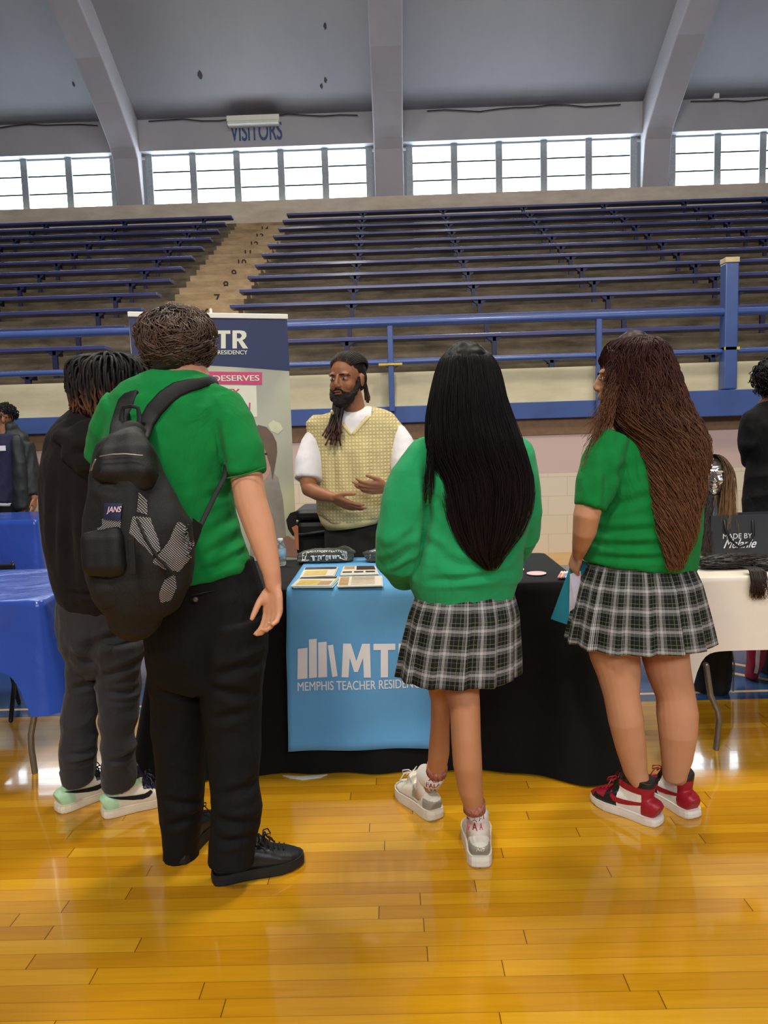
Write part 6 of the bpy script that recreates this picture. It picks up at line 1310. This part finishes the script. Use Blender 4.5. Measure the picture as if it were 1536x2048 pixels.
for i in range(170):
    x0 = rr.uniform(1396, 1428); x1 = rr.uniform(1390, 1428); ph = rr.uniform(0, 6); pts = []
    for k_ in range(14):
        u = k_/13; q = P(x0+(x1-x0)*u, 985+u*rr.uniform(118, 124), 3.44-.05*u+.02*(i % 3)/2)+Vector((math.sin(u*12+ph)*.005, 0, 0)); q.z = max(q.z, ZT+.02); pts.append(q)
    paths.append(pts)
strands('wig_underlayer', paths, .0024, MHB, t)
# dark hair bundles on the table
def bundle(c, L, w, h, rotz, label, n=260, curl=.008, seed=0, tail=None):
    rr = random.Random(seed); paths = []; c = Vector(c); M_ = Matrix.Translation(c) @ Matrix.Rotation(rotz, 4, 'Z')
    for i in range(n):
        y0 = rr.uniform(-1, 1); z0 = rr.uniform(0, 1); k_ = math.sqrt(max(0, 1-y0*y0*.8)); s0 = rr.uniform(-.5, -.3)*L; e0 = rr.uniform(.3, .5)*L; ph = rr.uniform(0, 6)
        pts = []
        for j in range(14):
            u = j/13; x = s0+(e0-s0)*u; tw = .7+.3*math.sin(u*PI); pts.append(M_ @ Vector((x, y0*w*tw+curl*math.sin(u*14+ph), .006+z0*h*k_*tw+curl*.6*abs(math.cos(u*13+ph)))))
        paths.append(pts)
    o = strands('hair_bundle', paths, .0024, MHB, None); return tag(o, label, 'hair extensions', 'hair bundles on the white table')
c = F(1466, 1136, ZT+.01); bundle((c.x+.02, c.y+.03, ZT+.008), .34, .055, .05, .06, 'dark wavy hair bundle lying in front of the black gift bag', 420, seed=1)
c = F(1560, 1140, ZT+.01); bundle((c.x+.03, c.y+.02, ZT+.008), .26, .05, .045, -.1, 'dark hair bundle at the frame edge on the white table', 240, seed=2)
rr = random.Random(9); paths = []
for i in range(150):
    x = rr.uniform(1496, 1524); p = F(x, 1140, ZT+.03); p2 = Vector((p.x+rr.uniform(-.01, .01), 2.962-rr.uniform(0, .014), ZT+.01)); zl = rr.uniform(.06, .095); q = [Vector((p.x, p.y+.05, ZT+.035)), Vector((p.x, p.y, ZT+.035)), Vector((p2.x, p2.y+.01, ZT+.026)), p2-Vector((0, .004, .012)), p2+Vector((rr.uniform(-.01, .012), -.008, -zl*.6)), p2+Vector((rr.uniform(-.012, .02), -.006, -zl))]
    paths.append(q)
o = strands('hair_bundle', paths, .0024, MHB, None); tag(o, 'short dark hair bundle hanging over the front edge of the white table', 'hair extensions', 'hair bundles on the white table')
# ------------------------------------------------------------------ things below the white table
c = F(1438, 1394); bg_ = MB().tube([(c.x, c.y+.1, .03), (c.x+.0, c.y+.1, .12), (c.x+.01, c.y+.1, .24), (c.x, c.y+.1, .32)], [.075, .085, .075, .04], [.09, .10, .09, .05], seg=20, pw=2.6)
me = fuse(bg_, .008, 2); wrinkle(me, .012, (9, 9, 6), 5); o = obj('duffel_bag', me, M_NYL); tag(o, 'black slouching bag with a zip on the blue floor behind the white table leg', 'bag')
zp = MB()
for i in range(12): zp.box((c.x+.075, c.y-.01+.0*i, .05+.022*i), (c.x+.085, c.y+.0, .058+.022*i))
z_ = MB().tube([(c.x+.07, c.y+.0, .03), (c.x+.078, c.y+.01, .16), (c.x+.06, c.y+.03, .30)], .004, seg=6).build('zip', M_LEG, o, True)
c = F(1514, 1366); t = thing('sports_bag', (c.x+.03, c.y+.06, 0), 'red bag with a white stripe standing on the blue floor at the right edge', 'bag')
k = MB().tube([(c.x, c.y+.06, .02), (c.x+.02, c.y+.06, .15), (c.x+.05, c.y+.06, .36)], [.022, .04, .06], [.05, .06, .06], seg=16, pw=2.6)
MR = mat('red_nylon', (150, 24, 48), .5, .1); me = fuse(k, .006, 2); wrinkle(me, .006, (9, 9, 6), 6); o = obj('body', me, MR, t); bvr = bvh_of(o)
decal('stripe', [[Vector((c.x-.012, c.y, .05)), Vector((c.x+.004, c.y, .05)), Vector((c.x+.018, c.y, .2)), Vector((c.x+.058, c.y, .36)), Vector((c.x+.036, c.y, .36)), Vector((c.x-.002, c.y, .2))]], M_PRINT, t, bvr, (0, 1, 0), .002, .02)
c2 = P(1560, 1330, c.y+.15); me = fuse(MB().tube([(c2.x, c2.y, .02), (c2.x, c2.y, .32)], [.09, .1], [.08, .08], seg=16, pw=3), .01, 2); wrinkle(me, .01, (7, 7, 5), 7); o = obj('backpack', me, M_NYL); tag(o, 'plain black bag beside the red bag at the right frame edge', 'bag')
